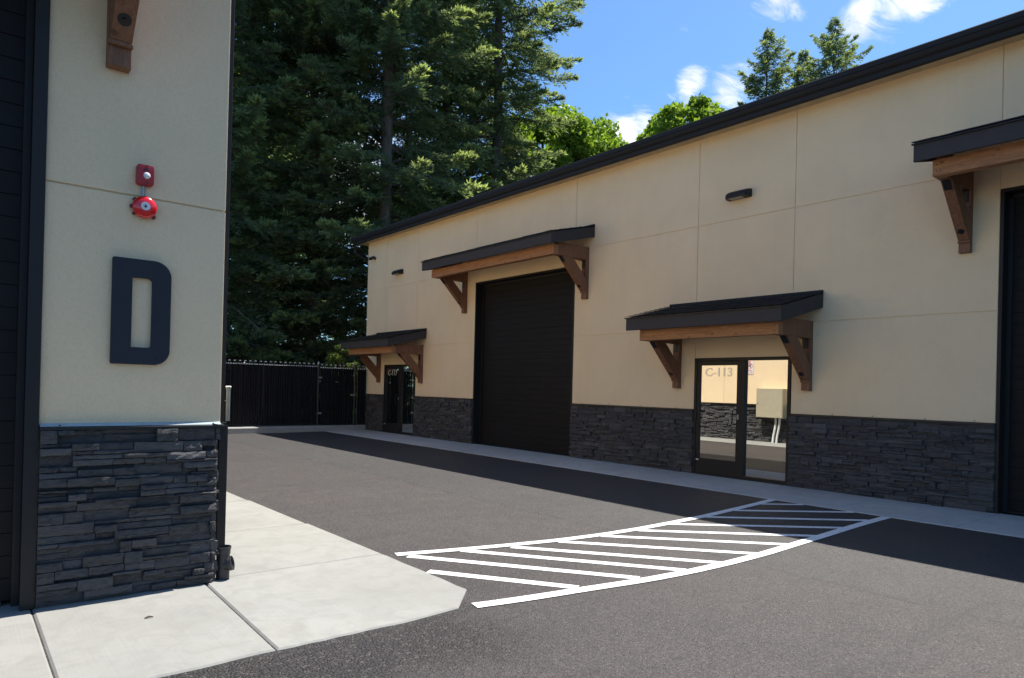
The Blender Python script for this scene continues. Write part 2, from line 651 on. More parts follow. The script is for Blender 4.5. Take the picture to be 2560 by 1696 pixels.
def slab(mb, poly, zt=0.0, zb=-.05, cham=.012, gap=.005):
    """one cast slab: outline shrunk by half the joint, with a tooled edge"""
    n = len(poly)

    def inset(d):
        out = []
        for i in range(n):
            p0, p1, p2 = Vector(poly[i - 1]), Vector(poly[i]), Vector(poly[(i + 1) % n])
            e1 = (p1 - p0).normalized()
            e2 = (p2 - p1).normalized()
            n1 = Vector((-e1.y, e1.x))
            n2 = Vector((-e2.y, e2.x))
            bis = (n1 + n2).normalized()
            out.append(p1 + bis * d / max(.3, bis.dot(n1)))
        return out
    a = inset(gap)
    c = inset(gap + cham)
    k = len(mb.v)
    for ring, z in ((a, zb), (a, zt - cham * .8), (c, zt)):
        mb.v += [(p.x, p.y, z) for p in ring]
    for lv in (0, 1):
        for i in range(n):
            p = k + lv * n + i
            q = k + lv * n + (i + 1) % n
            mb.f.append((p, q, q + n, p + n))
    mb.f.append(tuple(k + 2 * n + i for i in range(n)))


def ragged(p, q, step, amp, rng):
    p, q = Vector(p), Vector(q)
    k = max(1, int((q - p).length / step))
    d = (q - p).normalized()
    nn = Vector((-d.y, d.x))
    return [tuple(p.lerp(q, i / k) + nn * (rng.uniform(-amp, amp) if i else 0)) for i in range(k)]


ap = MB()
rng = random.Random(3)
fx = 3.92
for x0, x1 in ((-8.6, -7.1), (-7.1, -5.6), (-5.6, -4.1), (-4.1, -2.6), (-2.6, -1.1), (-1.1, .45)):
    slab(ap, ragged((x0, fx), (x1, fx), .12, .006, rng) + [(x1, fx), (x1, 5.85), (x0, 5.85)])
slab(ap, ragged((.45, fx - .02), (1.50, fx), .1, .008, rng) + [(1.50, fx), (1.545, 5.60), (.45, 5.60)])
slab(ap, ragged((1.50, fx), (2.36, 3.90), .09, .008, rng) + [(2.36, 3.90), (2.80, 3.94)] + ragged((3.11, 4.27), (3.11, 5.60), .12, .006, rng) + [(3.11, 5.60), (1.545, 5.60)])
ys = [5.60, 7.27, 9.1, 10.9, 12.7, 14.5, 16.3, 18.1, 19.9, 21.0]
for i, (y0, y1) in enumerate(zip(ys[:-1], ys[1:])):
    xa = 3.11 - .06 * min(1, i / 2)
    slab(ap, [(1.545, y0)] + [(xa, y0), (xa - .01, y1), (1.545, y1)])
tag(ap.build('concrete_apron', 'apron_concrete'), kind='structure')
wk = MB()
yy = -9.0
while yy < 21.2:
    y1 = min(yy + 1.5, 21.35)
    slab(wk, [(9.47, yy), (11.16, yy), (11.16, y1), (9.47, y1)], cham=.008, gap=.003)
    yy += 1.5
tag(wk.build('concrete_walkway', 'walk_concrete'), kind='structure')
kb = MB()
prof = [(-6, 20.86), (6.3, 20.88), (7.4, 20.90), (8.4, 20.98), (9.4, 21.14), (10.3, 21.24), (11.02, 21.29)]
secs = []
for x, y in prof:
    yb = 21.46
    secs.append([(x, y - .012, -.05), (x, y, .145), (x, y + .02, .165), (x, yb - .03, .165), (x, yb, .15), (x, yb, -.05)])
for i in range(len(secs) - 1):
    k = len(kb.v)
    kb.v += secs[i] + secs[i + 1]
    for j in range(6):
        kb.f.append((k + j, k + (j + 1) % 6, k + 6 + (j + 1) % 6, k + 6 + j))
    if i == 0:
        kb.f.append(tuple(k + j for j in range(6)))
    if i == len(secs) - 2:
        kb.f.append(tuple(k + 6 + j for j in range(6))[::-1])
tag(kb.build('kerb', 'kerb_concrete'), kind='structure')

# ------------------------------------------------------------------ painted hatching
def lerp_curve(pts, x):
    for (x0, y0), (x1, y1) in zip(pts[:-1], pts[1:]):
        if x <= x1:
            return y0 + (y1 - y0) * (x - x0) / (x1 - x0)
    return pts[-1][1]


def ribbon(mb, pts, w, z):
    pts = [Vector(p) for p in pts]
    k = len(mb.v)
    for i, p in enumerate(pts):
        d = (pts[min(i + 1, len(pts) - 1)] - pts[max(0, i - 1)]).normalized()
        nn = Vector((-d.y, d.x)) * w / 2
        mb.v += [(p.x + nn.x, p.y + nn.y, z), (p.x - nn.x, p.y - nn.y, z)]
    for i in range(len(pts) - 1):
        a = k + 2 * i
        mb.f.append((a, a + 1, a + 3, a + 2))


hm = empty('hatched_marking', (5.8, 4.5, 0))
tag(hm, 'white painted no parking hatching across the asphalt lane, running into the shade', 'road marking')


def rel(o, root):
    """parent keeping world coordinates of mesh data"""
    o.parent = root
    o.matrix_parent_inverse = Matrix.Translation(-Vector(root.location))
    return o


far = [(3.20, 5.52), (3.80, 5.36), (4.33, 5.24), (4.9, 5.13), (5.52, 5.07), (6.1, 5.06), (6.63, 5.08), (7.36, 5.12), (8.10, 5.20), (8.9, 5.29), (9.44, 5.37)]
near = [(2.92, 3.92), (3.35, 3.83), (3.82, 3.76), (4.47, 3.65), (5.0, 3.60), (5.56, 3.58), (6.2, 3.59), (6.96, 3.64), (7.5, 3.67), (8.22, 3.72), (8.79, 3.75), (9.43, 3.77)]
for pts in (far, near):
    q = MB()
    sm = []
    for i in range(40):
        x = pts[0][0] + (pts[-1][0] - pts[0][0]) * i / 39
        sm.append((x, (lerp_curve(pts, x - .12) + lerp_curve(pts, x) + lerp_curve(pts, x + .12)) / 3 if 0 < i < 39 else lerp_curve(pts, x)))
    ribbon(q, sm, .115, Z_AS + .0065)
    rel(q.build('border_line', 'road_paint', fix=False), hm)
diag = [((3.14, 4.88), (3.86, 3.82)), ((3.27, 5.42), (4.48, 3.72)), ((3.80, 5.33), (5.02, 3.65)), ((4.29, 5.18), (5.52, 3.62)), ((4.85, 5.10), (6.14, 3.62)),
        ((5.42, 5.05), (6.80, 3.66)), ((5.99, 5.02), (7.49, 3.70)), ((6.60, 5.06), (8.22, 3.76)), ((7.36, 5.10), (9.01, 3.80)), ((8.12, 5.17), (9.45, 4.20)), ((8.93, 5.27), (9.44, 4.90))]
for a, b_ in diag:
    q = MB()
    ribbon(q, [a, tuple((Vector(a) + Vector(b_)) / 2), b_], .105, Z_AS + .0035)
    rel(q.build('stripe', 'road_paint', fix=False), hm)

# ------------------------------------------------------------------ long building (C)
CB = empty('warehouse_building', (XC, 8, 0))
tag(CB, 'long cream stucco warehouse with dark stone base, black garage doors and black eaves', 'building')


def partC(o):
    return rel(o, CB)


Y_END = -12.0
yj = [-12.0, -8.9, -5.6, -3.8, -.81, 3.05, 6.02, 7.98, 11.335, 15.205, 18.24, 20.18, 21.54]
zj = [1.235, 2.78, 4.755, 6.46]
# (y0, y1, z1) openings
openC = [(-.81, 3.05, 4.45), (6.02, 7.98, 2.215), (11.335, 15.205, 4.42), (18.24, 20.18, 2.215)]
back, pan = MB(), MB()


def top_of_opening(y0, y1):
    for a, b_, z in openC:
        if y0 >= a - .01 and y1 <= b_ + .01:
            return z
    return 0.0


for y0, y1 in zip(yj[:-1], yj[1:]):
    zo = top_of_opening(y0, y1)
    back.box((XC + .012, y0, zo), (XC + .30, y1, 6.46))
    for z0, z1 in zip(zj[:-1], zj[1:]):
        z0 = max(z0, zo)
        if z1 - z0 < .03:
            continue
        g0 = .006
        a = y0 + (g0 if y0 > Y_END else 0)
        pan.box((XC, a, z0 + (g0 if z0 > 1.3 and z0 != zo else 0)), (XC + .011, y1 - (g0 if y1 < 21.5 else 0), z1 - (g0 if z1 < 6.4 else 0)))
# gable ends and rear
back.box((XC + .30, 21.24, 0), (27.0, 21.54, 6.46))
back.box((XC + .30, -12.0, 0), (27.0, -11.7, 6.46))
back.box((26.7, -11.7, 0), (27.0, 21.24, 6.46))
k = len(back.v)
for yy_ in (21.54, -12.0):
    back.poly([(XC + .05, yy_ - .15, 6.44), (19.05, yy_ - .15, 8.04), (27.0, yy_ - .15, 6.44), (XC + .05, yy_, 6.44), (19.05, yy_, 8.04), (27.0, yy_, 6.44)],
              [(0, 1, 2), (3, 5, 4), (0, 3, 4, 1), (1, 4, 5, 2), (0, 2, 5, 3)])
partC(back.build('wall', 'cream_stucco'))
partC(pan.build('stucco_panels', 'cream_stucco', bevel=.003))
# stone wainscot
rng = random.Random(11)
runs = [(3.052, 6.022), (7.982, 11.333), (15.207, 18.238), (20.197, 21.55), (-3.8, -.812)]
for y0, y1 in runs:
    st = MB()
    ledger(st, -y1, -y0, 1.20, lambda u, w, d: (XC - .012 - d, -u, w), rng, 4, 2, .004)
    st.box((XC - .012, y0, 0), (XC + .011, y1, 1.20))
    partC(st.build('stone_wainscot', 'ledger_stone', fix=False))
    cp = MB()
    cp.extrude([(0, 1.200), (-.062, 1.200), (-.062, 1.214), (0, 1.236)], lambda p, q_, t: (XC + p, t, q_), y0, y1 + (0 if y1 < 21 else .05))
    partC(cp.build('flashing_cap', 'black_trim_metal'))
# gable-end wainscot return, just round the far corner
st = MB()
ledger(st, XC - .03, XC + 2.6, 1.20, lambda u, w, d: (u, 21.55 + d, w), rng, 3, 1, .004)
partC(st.build('stone_wainscot', 'ledger_stone', fix=False))
# screw dots along the weep flashing
for y in (3.3, 3.93, 4.67, 5.3, 8.4, 9.3, 10.2, 11.0, 15.6, 16.5, 17.4):
    sd = MB()
    sd.lathe([(.008, 0), (.008, .006)], (XC - .001, y, 1.252), (-1, 0, 0), 6)
    partC(sd.build('screw_head', 'black_steel'))

# roof, soffit, gutter
GY0, GY1 = -12.4, 22.0
rf = MB()
rf.extrude([(10.69, 6.60), (10.69, 6.625), (19.05, 8.30), (27.5, 6.625), (27.5, 6.60), (19.05, 8.18)][::-1], lambda p, q_, t: (p, t, q_), GY0, GY1)
partC(rf.build('roof', 'shingle'))
sf = MB()
sf.box((10.80, GY0, 6.43), (XC + .02, GY1 - .02, 6.45))
sf.box((XC + .02, 21.56, 6.43), (12.4, GY1 - .02, 6.45))
partC(sf.build('soffit', 'soffit_paint'))
gt = MB()
gprof = [(10.805, 6.40), (10.805, 6.63), (10.665, 6.63), (10.655, 6.615), (10.655, 6.545), (10.668, 6.535), (10.668, 6.515), (10.69, 6.475), (10.725, 6.445), (10.73, 6.38), (10.745, 6.37), (10.79, 6.37)]
gt.extrude(gprof, lambda p, q_, t: (p, t, q_), GY0, GY1)
partC(gt.build('gutter', 'gutter_metal'))
rk = MB()
for y0, y1 in ((21.985, 22.02),):
    rk.poly([(10.80, y0, 6.40), (19.05, y0, 8.02), (19.05, y0, 8.31), (10.80, y0, 6.64), (10.80, y1, 6.40), (19.05, y1, 8.02), (19.05, y1, 8.31), (10.80, y1, 6.64)],
            [(3, 2, 1, 0), (4, 5, 6, 7), (0, 1, 5, 4), (1, 2, 6, 5), (2, 3, 7, 6), (3, 0, 4, 7)])
partC(rk.build('rake_board', 'gutter_metal'))
dsp = MB()
dsp.tube([(10.74, 21.86, 6.38), (10.74, 21.86, 6.22), (10.80, 21.82, 6.05), (11.05, 21.66, 5.92), (11.30, 21.62, 5.82), (11.36, 21.61, 5.6), (11.36, 21.61, .2)], .038, 8)
partC(dsp.build('downspout', 'gutter_metal', smooth=True))


# garage doors
def garage_C(y0, y1, z1):
    fr = MB()
    # jamb and head cladding lining the recess; returns stand 5 mm proud of the stucco
    for y, s in ((y0, 1), (y1, -1)):
        fr.box((XC - .006, y, 0), (XC + .29, y + s * .045, z1 - .045))
        fr.box((XC + .20, y + s * .045, 0), (XC + .27, y + s * .10, z1 - .10))
    fr.box((XC - .006, y0, z1 - .045), (XC + .29, y1, z1))
    fr.box((XC + .20, y0 + .1, z1 - .10), (XC + .27, y1 - .1, z1 - .046))
    gd = partC(fr.build('garage_door', 'dark_bronze_metal', bevel=.003))
    p = MB()
    z = .03
    sh = .152
    k_ = 0
    while z < z1 - .06:
        zt = min(z + sh, z1 - .05)
        gp = .004 if k_ % 4 != 3 else .008
        p.box((XC + .232, y0 + .05, z), (XC + .262, y1 - .05, zt - gp))
        z = zt
        k_ += 1
    p.box((XC + .24, y0 + .05, .03), (XC + .285, y1 - .05, z1 - .05))
    o = p.build('door_panel', 'garage_metal', bevel=.003)
    o.parent = gd
    s = MB()
    s.box((XC + .215, y0 + .05, .002), (XC + .28, y1 - .05, .028))
    o = s.build('bottom_seal', 'flashing_metal')
    o.parent = gd
    return gd


garage_C(11.335, 15.205, 4.42)
garage_C(-.81, 3.05, 4.45)


# glazed entrance doors
def entrance(y0, text):
    """y0: low-Y side of the opening; leaf is on the high-Y side"""
    y1 = y0 + 1.955
    zt = 2.212
    f = MB()
    xf, xb = XC - .015, XC + .10
    w = .055
    f.box((xf, y0, 0), (xb, y0 + w, zt))
    f.box((xf, y1 - w, 0), (xb, y1, zt))
    f.box((xf, y0 + w, zt - w), (xb, y1 - w, zt))
    ym = y0 + .90
    f.box((xf, ym - .03, 0), (xb, ym + .055, zt - w))
    f.box((xf, y0 + w, 0), (xb, ym - .03, .07))
    # threshold
    f.box((xf - .01, ym + .055, .0), (xb, y1 - w, .015))
    ed = partC(f.build('entrance_door', 'dark_bronze_metal', bevel=.003))
    lf = MB()
    a, b2 = ym + .060, y1 - w - .005
    x0, x1 = XC - .006, XC + .045
    lf.box((x0, a, .018), (x1, a + .075, zt - w - .005))
    lf.box((x0, b2 - .075, .018), (x1, b2, zt - w - .005))
    lf.box((x0, a + .075, .018), (x1, b2 - .075, .315))
    lf.box((x0, a + .075, zt - w - .085), (x1, b2 - .075, zt - w - .005))
    o = lf.build('door_leaf', 'dark_bronze_metal', bevel=.003)
    o.parent = ed
    gp = MB()
    gp.box((XC + .016, a + .07, .31), (XC + .028, b2 - .07, zt - w - .08))
    o = gp.build('door_glass', 'tinted_glass')
    o.parent = ed
    gp = MB()
    gp.box((XC + .040, y0 + w - .01, .065), (XC + .052, ym - .025, zt - w + .01))
    o = gp.build('sidelight_glass', 'tinted_glass')
    o.parent = ed
    hd = MB()
    yh = a + .075
    hd.tube([(x0, yh + .0, 1.255), (x0 - .055, yh + .012, 1.255), (x0 - .07, yh + .03, 1.24), (x0 - .07, yh + .04, 1.0), (x0 - .055, yh + .012, .985), (x0, yh, .985)], .011, 10)
    o = hd.build('pull_handle', 'black_steel', smooth=True)
    o.parent = ed
    lk = MB()
    lk.box((x0 - .006, a + .02, 1.08), (x0, a + .058, 1.17))
    lk.lathe([(.013, 0), (.013, .012)], (x0 - .006, a + .039, 1.135), (-1, 0, 0), 14)
    o = lk.build('lock', 'grey_conduit')
    o.parent = ed
    for z in (.30, 1.12, 1.93):
        h = MB()
        h.box((xf - .012, y1 - w - .012, z - .06), (xf - .0005, y1 - w + .018, z + .06))
        o = h.build('hinge', 'black_steel', bevel=.003)
        o.parent = ed
    stk = MB()
    stk.box((x0 - .0015, b2 - .075, .27), (x0 - .0003, b2 - .012, .29))
    o = stk.build('sticker', 'sign_white')
    o.parent = ed
    o = text_obj('lettering', text, .168, 'vinyl_letter', frame_c(XC + .0125, b2 - .165, 1.862), width=.58)
    o.parent = ed
    return ed


entrance(6.025, 'C-113')
entrance(18.24, 'C-117')
# dark room closed off behind the glazing
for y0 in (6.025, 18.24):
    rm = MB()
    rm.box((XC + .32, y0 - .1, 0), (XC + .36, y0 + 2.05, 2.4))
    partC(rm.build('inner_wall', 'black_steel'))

# ------------------------------------------------------------------ corner building (D)
DB = empty('corner_building', (XD - 2, YD + 4, 0))
tag(DB, 'cream stucco building corner with charcoal stone base and a big letter D on it', 'building')


def partD(o):
    return rel(o, DB)


DX0 = -12.0
DY1 = 21.2
ZJ = 2.865
GX0, GX1 = -3.47, .43      # garage opening
GZ = 4.55
bk = MB()
bk.box((GX1, YD + .013, 1.19), (XD - .013, YD + .30, 6.46))
bk.box((GX1, YD + .013, 0), (XD - .060, YD + .30, 1.19))
bk.box((GX0, YD + .013, GZ), (GX1, YD + .30, 6.46))
bk.box((DX0, YD + .013, 0), (GX0, YD + .30, 6.46))
bk.box((XD - .30, YD + .30, 1.19), (XD - .013, DY1, 6.46))
bk.box((XD - .30, YD + .30, 0), (XD - .060, DY1, 1.19))
bk.box((DX0, YD + .30, 0), (DX0 + .3, DY1, 6.46))
bk.box((DX0 + .3, DY1 - .3, 0), (XD - .3, DY1, 6.46))
partD(bk.build('wall', 'cream_stucco'))
# stucco skins (front and alley side), split by reveal joints
sp = MB()
z_c = 1.222
for z0, z1 in ((z_c, ZJ - .006), (ZJ + .006, 4.83), (4.842, 6.46)):
    # L-shaped panel that wraps the corner
    yk = 8.55
    sp.extrude([(GX1 + .035, YD), (XD, YD), (XD, yk - .006), (XD - .012, yk - .006), (XD - .012, YD + .012), (GX1 + .035, YD + .012)], lambda p, q_, t: (p, q_, t), z0 if z0 > z_c or True else z0, z1)
    for y0, y1 in ((8.55, 11.1), (11.1, 13.6), (13.6, 16.2), (16.2, 18.8), (18.8, DY1)):
        sp.box((XD - .012, y0 + .006, z0), (XD, y1 - (.006 if y1 < DY1 else 0), z1))
    for x0, x1 in ((DX0, -7.6), (-7.6, GX0)):
        sp.box((x0, YD, z0), (x1 - .035, YD + .012, z1))
for x0, x1 in ((GX0, -.81), (-.81, GX1 + .03)):
    sp.box((x0 - .03, YD, GZ + .04), (x1 - .006, YD + .012, 4.83))
    sp.box((x0 - .03, YD, 4.842), (x1 - .006, YD + .012, 6.46))
partD(sp.build('stucco_panels', 'cream_stucco', bevel=.005))
# stone
rng = random.Random(5)
st = MB()
ledger(st, GX1 + .04, XD - .030, 1.185, lambda u, w, d: (u, YD - .018 - d, w + .004), rng, 8, 3, .0035)
st.box((GX1 + .04, YD - .018, 0), (XD - .055, YD + .012, 1.185))
partD(st.build('stone_wainscot', 'ledger_stone', fix=False))
st = MB()
ledger(st, YD - .035, DY1, 1.185, lambda u, w, d: (XD - .052 + d, u, w + .004), rng, 4, 2, .004)
st.box((XD - .0595, YD, 0), (XD - .052, DY1, 1.185))
partD(st.build('stone_wainscot', 'ledger_stone', fix=False))
st = MB()
ledger(st, -7.6, GX0 - .04, 1.185, lambda u, w, d: (u, YD - .018 - d, w + .004), rng, 4, 2, .004)
partD(st.build('stone_wainscot', 'ledger_stone', fix=False))
# flashing over the stone
fl = MB()
fl.extrude([(YD + .012, 1.222), (YD + .012, 1.190), (YD - .060, 1.190), (YD - .060, 1.206)], lambda p, q_, t: (t, p, q_), GX1 + .036, XD + .018)
fl.extrude([(XD - .060, 1.2215), (XD + .016, 1.206), (XD + .016, 1.190), (XD - .060, 1.190)], lambda p, q_, t: (p, t, q_), YD - .058, DY1)
partD(fl.build('flashing_cap', 'black_trim_metal'))
we = MB()
we.extrude([(YD - .0005, 1.235), (YD - .0005, 1.2225), (YD - .034, 1.2140), (YD - .030, 1.2180)], lambda p, q_, t: (t, p, q_), GX1 + .040, XD - .003)
partD(we.build('weep_screed', 'screed_vinyl'))
for x in (.58, 1.57):
    sd = MB()
    sd.lathe([(.006, 0), (.006, .005)], (x, YD - .028, 1.2195), (0, -.3, 1), 6)
    partD(sd.build('screw_head', 'black_steel'))
# garage door with trim
fr = MB()
fr.box((GX1 - .046, YD - .030, 0), (GX1 + .034, YD + .012, GZ + .04))
fr.box((GX1 - .040, YD + .0125, 0), (GX1 + .0, YD + .22, GZ))
fr.box((GX1 - .085, YD + .115, 0), (GX1 - .0405, YD + .15, GZ - .06))
fr.box((GX0 + .05, YD + .0125, GZ - .055), (GX1 - .0405, YD + .22, GZ))
fr.box((GX0 + .0085, YD - .030, GZ - .035), (GX1 - .0465, YD + .012, GZ + .04))
fr.box((GX0 - .034, YD - .030, 0), (GX0 + .008, YD + .012, GZ + .04))
fr.box((GX0 + .0085, YD - .024, 0), (GX0 + .05, YD + .22, GZ))
gd = partD(fr.build('garage_door', 'dark_bronze_metal', bevel=.003))
p = MB()
z = .035
k_ = 0
while z < GZ - .07:
    zt = min(z + .152, GZ - .06)
    gp = .004 if k_ % 4 != 3 else .009
    p.box((GX0 + .06, YD + .155, z), (GX1 - .042, YD + .185, zt - gp))
    z = zt
    k_ += 1
p.box((GX0 + .06, YD + .165, .035), (GX1 - .042, YD + .21, GZ - .06))
o = p.build('door_panel', 'garage_metal', bevel=.003)
o.parent = gd
p = MB()
p.box((GX0 + .06, YD + .150, .003), (GX1 - .135, YD + .2, .034))
o = p.build('bottom_seal', 'drain_plastic')
o.parent = gd
p = MB()
p.box((GX0 + .06, YD + .144, .026), (GX1 - .15, YD + .1498, .036))
o = p.build('seal_strip', 'sticker_white')
o.parent = gd
# roof line
rf = MB()
rf.box((DX0 - .1, YD - .005, 6.461), (XD + .40, DY1 + .1, 6.62))
partD(rf.build('roof', 'gutter_metal'))
# downspout in its drain boot
dn = MB()
dn.extrude([(XD + .008, YD + .045), (XD + .044, YD + .045), (XD + .044, YD + .12), (XD + .008, YD + .12)], lambda p, q_, t: (p, q_, t), 1.224, 6.46)
dn.extrude([(XD - .004, YD + .005), (XD + .062, YD + .005), (XD + .062, YD + .08), (XD - .004, YD + .08)], lambda p, q_, t: (p, q_, t), .19, 1.20)
dn.box((XD + .02, YD + .0, 1.196), (XD + .05, YD + .08, 1.228))
ds = partD(dn.build('downspout', 'dark_bronze_metal', bevel=.004))
bt = MB()
cx, cy = XD + .056, YD + .030
bt.lathe([(.050, .0), (.050, .19), (.054, .195), (.056, .232), (.060, .236), (.060, .252), (.052, .252), (.050, .21)], (cx, cy, .0), (0, 0, 1), 28)
o = bt.build('drain_boot', 'drain_plastic', smooth=True)
o.parent = ds
bt = MB()
bt.lathe([(.047, .0), (.050, .030), (.056, .034), (.057, .062), (.050, .064), (.047, .045)], (cx + .008, cy - .012, .108), (.80, -.45, .22), 28)
o = bt.build('drain_elbow', 'drain_plastic', smooth=True)
o.parent = ds

# letter D
def outline(pts, rad, seg=10):
    out = []
    n_ = len(pts)
    for i in range(n_):
        p0, p1, p2 = Vector(pts[i - 1]), Vector(pts[i]), Vector(pts[(i + 1) % n_])
        r_ = rad[i]
        a = p1 + (p0 - p1).normalized() * r_
        b2 = p1 + (p2 - p1).normalized() * r_
        for k in range(seg + 1):
            t = k / seg * math.pi / 2
            # quarter arc between the two tangent points (corners are square)
            c0 = a + (b2 - p1)
            out.append(tuple(c0 + (a - c0) * math.cos(t) + (b2 - c0) * math.sin(t)))
    return out


def plate_with_holes(name, outer, holes, thick, mat, matrix, bev=.0015):
    cu = bpy.data.curves.new(name, 'CURVE')
    cu.dimensions = '2D'
    cu.fill_mode = 'BOTH'
    cu.extrude = thick / 2
    cu.bevel_depth = bev
    for loop in [outer] + holes:
        s = cu.splines.new('POLY')
        s.points.add(len(loop) - 1)
        for q_, p_ in zip(s.points, loop):
            q_.co = (p_[0], p_[1], 0, 1)
        s.use_cyclic_u = True
    t = bpy.data.objects.new(name, cu)
    COL.objects.link(t)
    bpy.context.view_layer.update()
    me = bpy.data.meshes.new_from_object(t.evaluated_get(bpy.context.evaluated_depsgraph_get()))
    bpy.data.objects.remove(t)
    me.transform(matrix)
    me.materials.clear()
    me.materials.append(MATS[mat])
    o_ = bpy.data.objects.new(name, me)
    COL.objects.link(o_)
    return o_


dl = plate_with_holes('letter_sign', outline([(.868, 1.655), (1.247, 1.655), (1.247, 2.408), (.868, 2.408)], [.010, .105, .115, .010]),
                      [outline([(.992, 1.775), (1.124, 1.775), (1.124, 2.278), (.992, 2.278)], [.003, .022, .03, .003])], .022, 'letter_paint',
                      basis((1, 0, 0), (0, 0, 1), (0, -1, 0), (0, YD - .022, 0)))
tag(dl, 'large black block letter D fixed to the stucco corner under the alarm bell', 'letter sign')
for x, z in ((.925, 2.35), (1.16, 2.335), (.925, 1.71), (1.16, 1.705)):
    q = MB()
    q.lathe([(.006, 0), (.005, .004), (.002, .005)], (x, YD - .034, z), (0, -1, 0), 10)
    o = q.build('screw_head', 'black_steel')
    o.parent = dl

# strobe alarm
sa = empty('strobe_alarm', (1.055, YD, 3.02))
tag(sa, 'small red rectangular fire strobe box with clear lens, above the round alarm bell', 'fire alarm')
hs = MB()
body = outline([(1.0, 2.945), (1.112, 2.945), (1.112, 3.09), (1.0, 3.09)], [.02] * 4, 6)
hs.extrude(body, lambda p, q_, t: (p, t, q_), YD + .002, YD - .055)
rel(hs.build('housing', 'alarm_red', bevel=.006, smooth=True), sa)
q = MB()
q.lathe([(.018, 0), (.017, .002)], (1.058, YD - .0552, 3.052), (0, -1, 0), 24)
rel(q.build('sounder_grille', 'alarm_dark_red'), sa)
q = MB()
q.lathe([(.024, 0), (.024, .006), (.018, .014), (.008, .019), (.002, .020)], (1.062, YD - .0552, 3.012), (0, -1, 0), 9)
rel(q.build('strobe_lens', 'strobe_lens'), sa)
for z in (3.081, 2.960):
    q = MB()
    q.lathe([(.007, 0), (.007, .003)], (1.062, YD - .0556, z), (0, -1, 0), 10)
    rel(q.build('screw_head', 'alarm_dark_red'), sa)

# bell
ab = empty('alarm_bell', (1.055, YD, 2.785))
tag(ab, 'round glossy red alarm bell on the stucco wall above the letter D', 'alarm bell')
q = MB()
dome = [(.080, 0), (.081, .006)] + [(.080 * math.cos(t * math.pi / 2 / 10), .010 + .034 * math.sin(t * math.pi / 2 / 10)) for t in range(0, 10)] + [(.004, .044)]
q.lathe(dome, (1.058, YD - .032, 2.787), (-.04, -1, .03), 48)
rel(q.build('gong', 'bell_red', smooth=True), ab)
q = MB()
q.lathe([(.030, 0), (.030, .0012)], (1.058 - .00175, YD - .0757, 2.7885), (-.04, -1, .03), 32)
rel(q.build('label_disc', 'sticker_white'), ab)
q = MB()
# flame mark on the disc
fo = Vector((1.0563, YD - .0772, 2.7885))
fl_ = [(0, -.012), (.007, -.009), (.009, -.001), (.005, .005), (.003, .001), (.001, .013), (-.006, .004), (-.009, -.002), (-.007, -.009)]
q.extrude(fl_, lambda a, b2, t: (fo.x + a, fo.y + t, fo.z + b2), 0, -.0008)
rel(q.build('flame_mark', 'sign_black'), ab)
q = MB()
q.box((1.015, YD - .034, 2.745), (1.10, YD + .002, 2.83))
q.lathe([(.014, 0), (.014, .02)], (.978, YD - .03, 2.787), (0, 1, 0), 14)
q.lathe([(.012, 0), (.012, .03)], (.996, YD - .03, 2.738), (0, 1, 0), 12)
q.lathe([(.012, 0), (.012, .03)], (1.122, YD - .03, 2.728), (0, 1, 0), 12)
q.lathe([(.012, 0), (.012, .03)], (.996, YD - .03, 2.84), (0, 1, 0), 12)
rel(q.build('mounting_base', 'alarm_dark_red'), ab)
q = MB()
q.tube([(1.050, YD - .014, 2.85), (1.050, YD - .014, 2.947)], .011, 12)
rel(q.build('conduit', 'grey_conduit', smooth=True), ab)

# vent pipe strapped to the alley wall
vp = empty('vent_pipe', (1.91, 6.3, 1.34))
tag(vp, 'short pale grey capped pipe standing off the wall beside the black downspout', 'pipe')
q = MB()
q.lathe([(.015, 0), (.017, .004), (.017, .275), (.020, .277), (.020, .30)], (1.912, 6.3, 1.195), (0, 0, 1), 20)
rel(q.build('pipe', 'grey_vent_pvc', smooth=True), vp)
q = MB()
q.lathe([(.025, 0), (.025, .008), (.018, .012)], (1.912, 6.3, 1.495), (0, 0, 1), 20)
rel(q.build('cap', 'white_pvc', smooth=True), vp)
q = MB()
q.tube([(XD - .01, 6.3, 1.375), (1.895, 6.3, 1.375)], .0035, 8)
rel(q.build('standoff_rod', 'brass'), vp)

# electrical cabinet on the alley wall (seen mirrored in the door glass)
ec = empty('electrical_cabinet', (XD + .2, 11.77, .8))
tag(ec, 'tan metal electrical cabinet with two white conduits, mirrored in the glass door', 'electrical box')
q = MB()
q.box((XD + .002, 11.30, .80), (XD + .30, 12.22, 1.745))
rel(q.build('cabinet', 'cabinet_paint', bevel=.006), ec)
q = MB()
q.box((XD + .301, 11.315, .815), (XD + .318, 12.205, 1.73))
rel(q.build('cabinet_door', 'cabinet_paint', bevel=.005), ec)
q = MB()
q.lathe([(.014, 0), (.014, .02)], (XD + .318, 12.15, 1.27), (1, 0, 0), 12)
rel(q.build('latch', 'grey_conduit'), ec)
for y in (11.47, 11.60):
    q = MB()
    q.tube([(XD + .16, y, .80), (XD + .16, y, .70), (XD + .15, y + .02, .5), (XD + .11, y + .10, .2), (XD + .11, y + .12, -.01)], .036, 14)
    rel(q.build('conduit', 'white_pvc', smooth=True), ec)

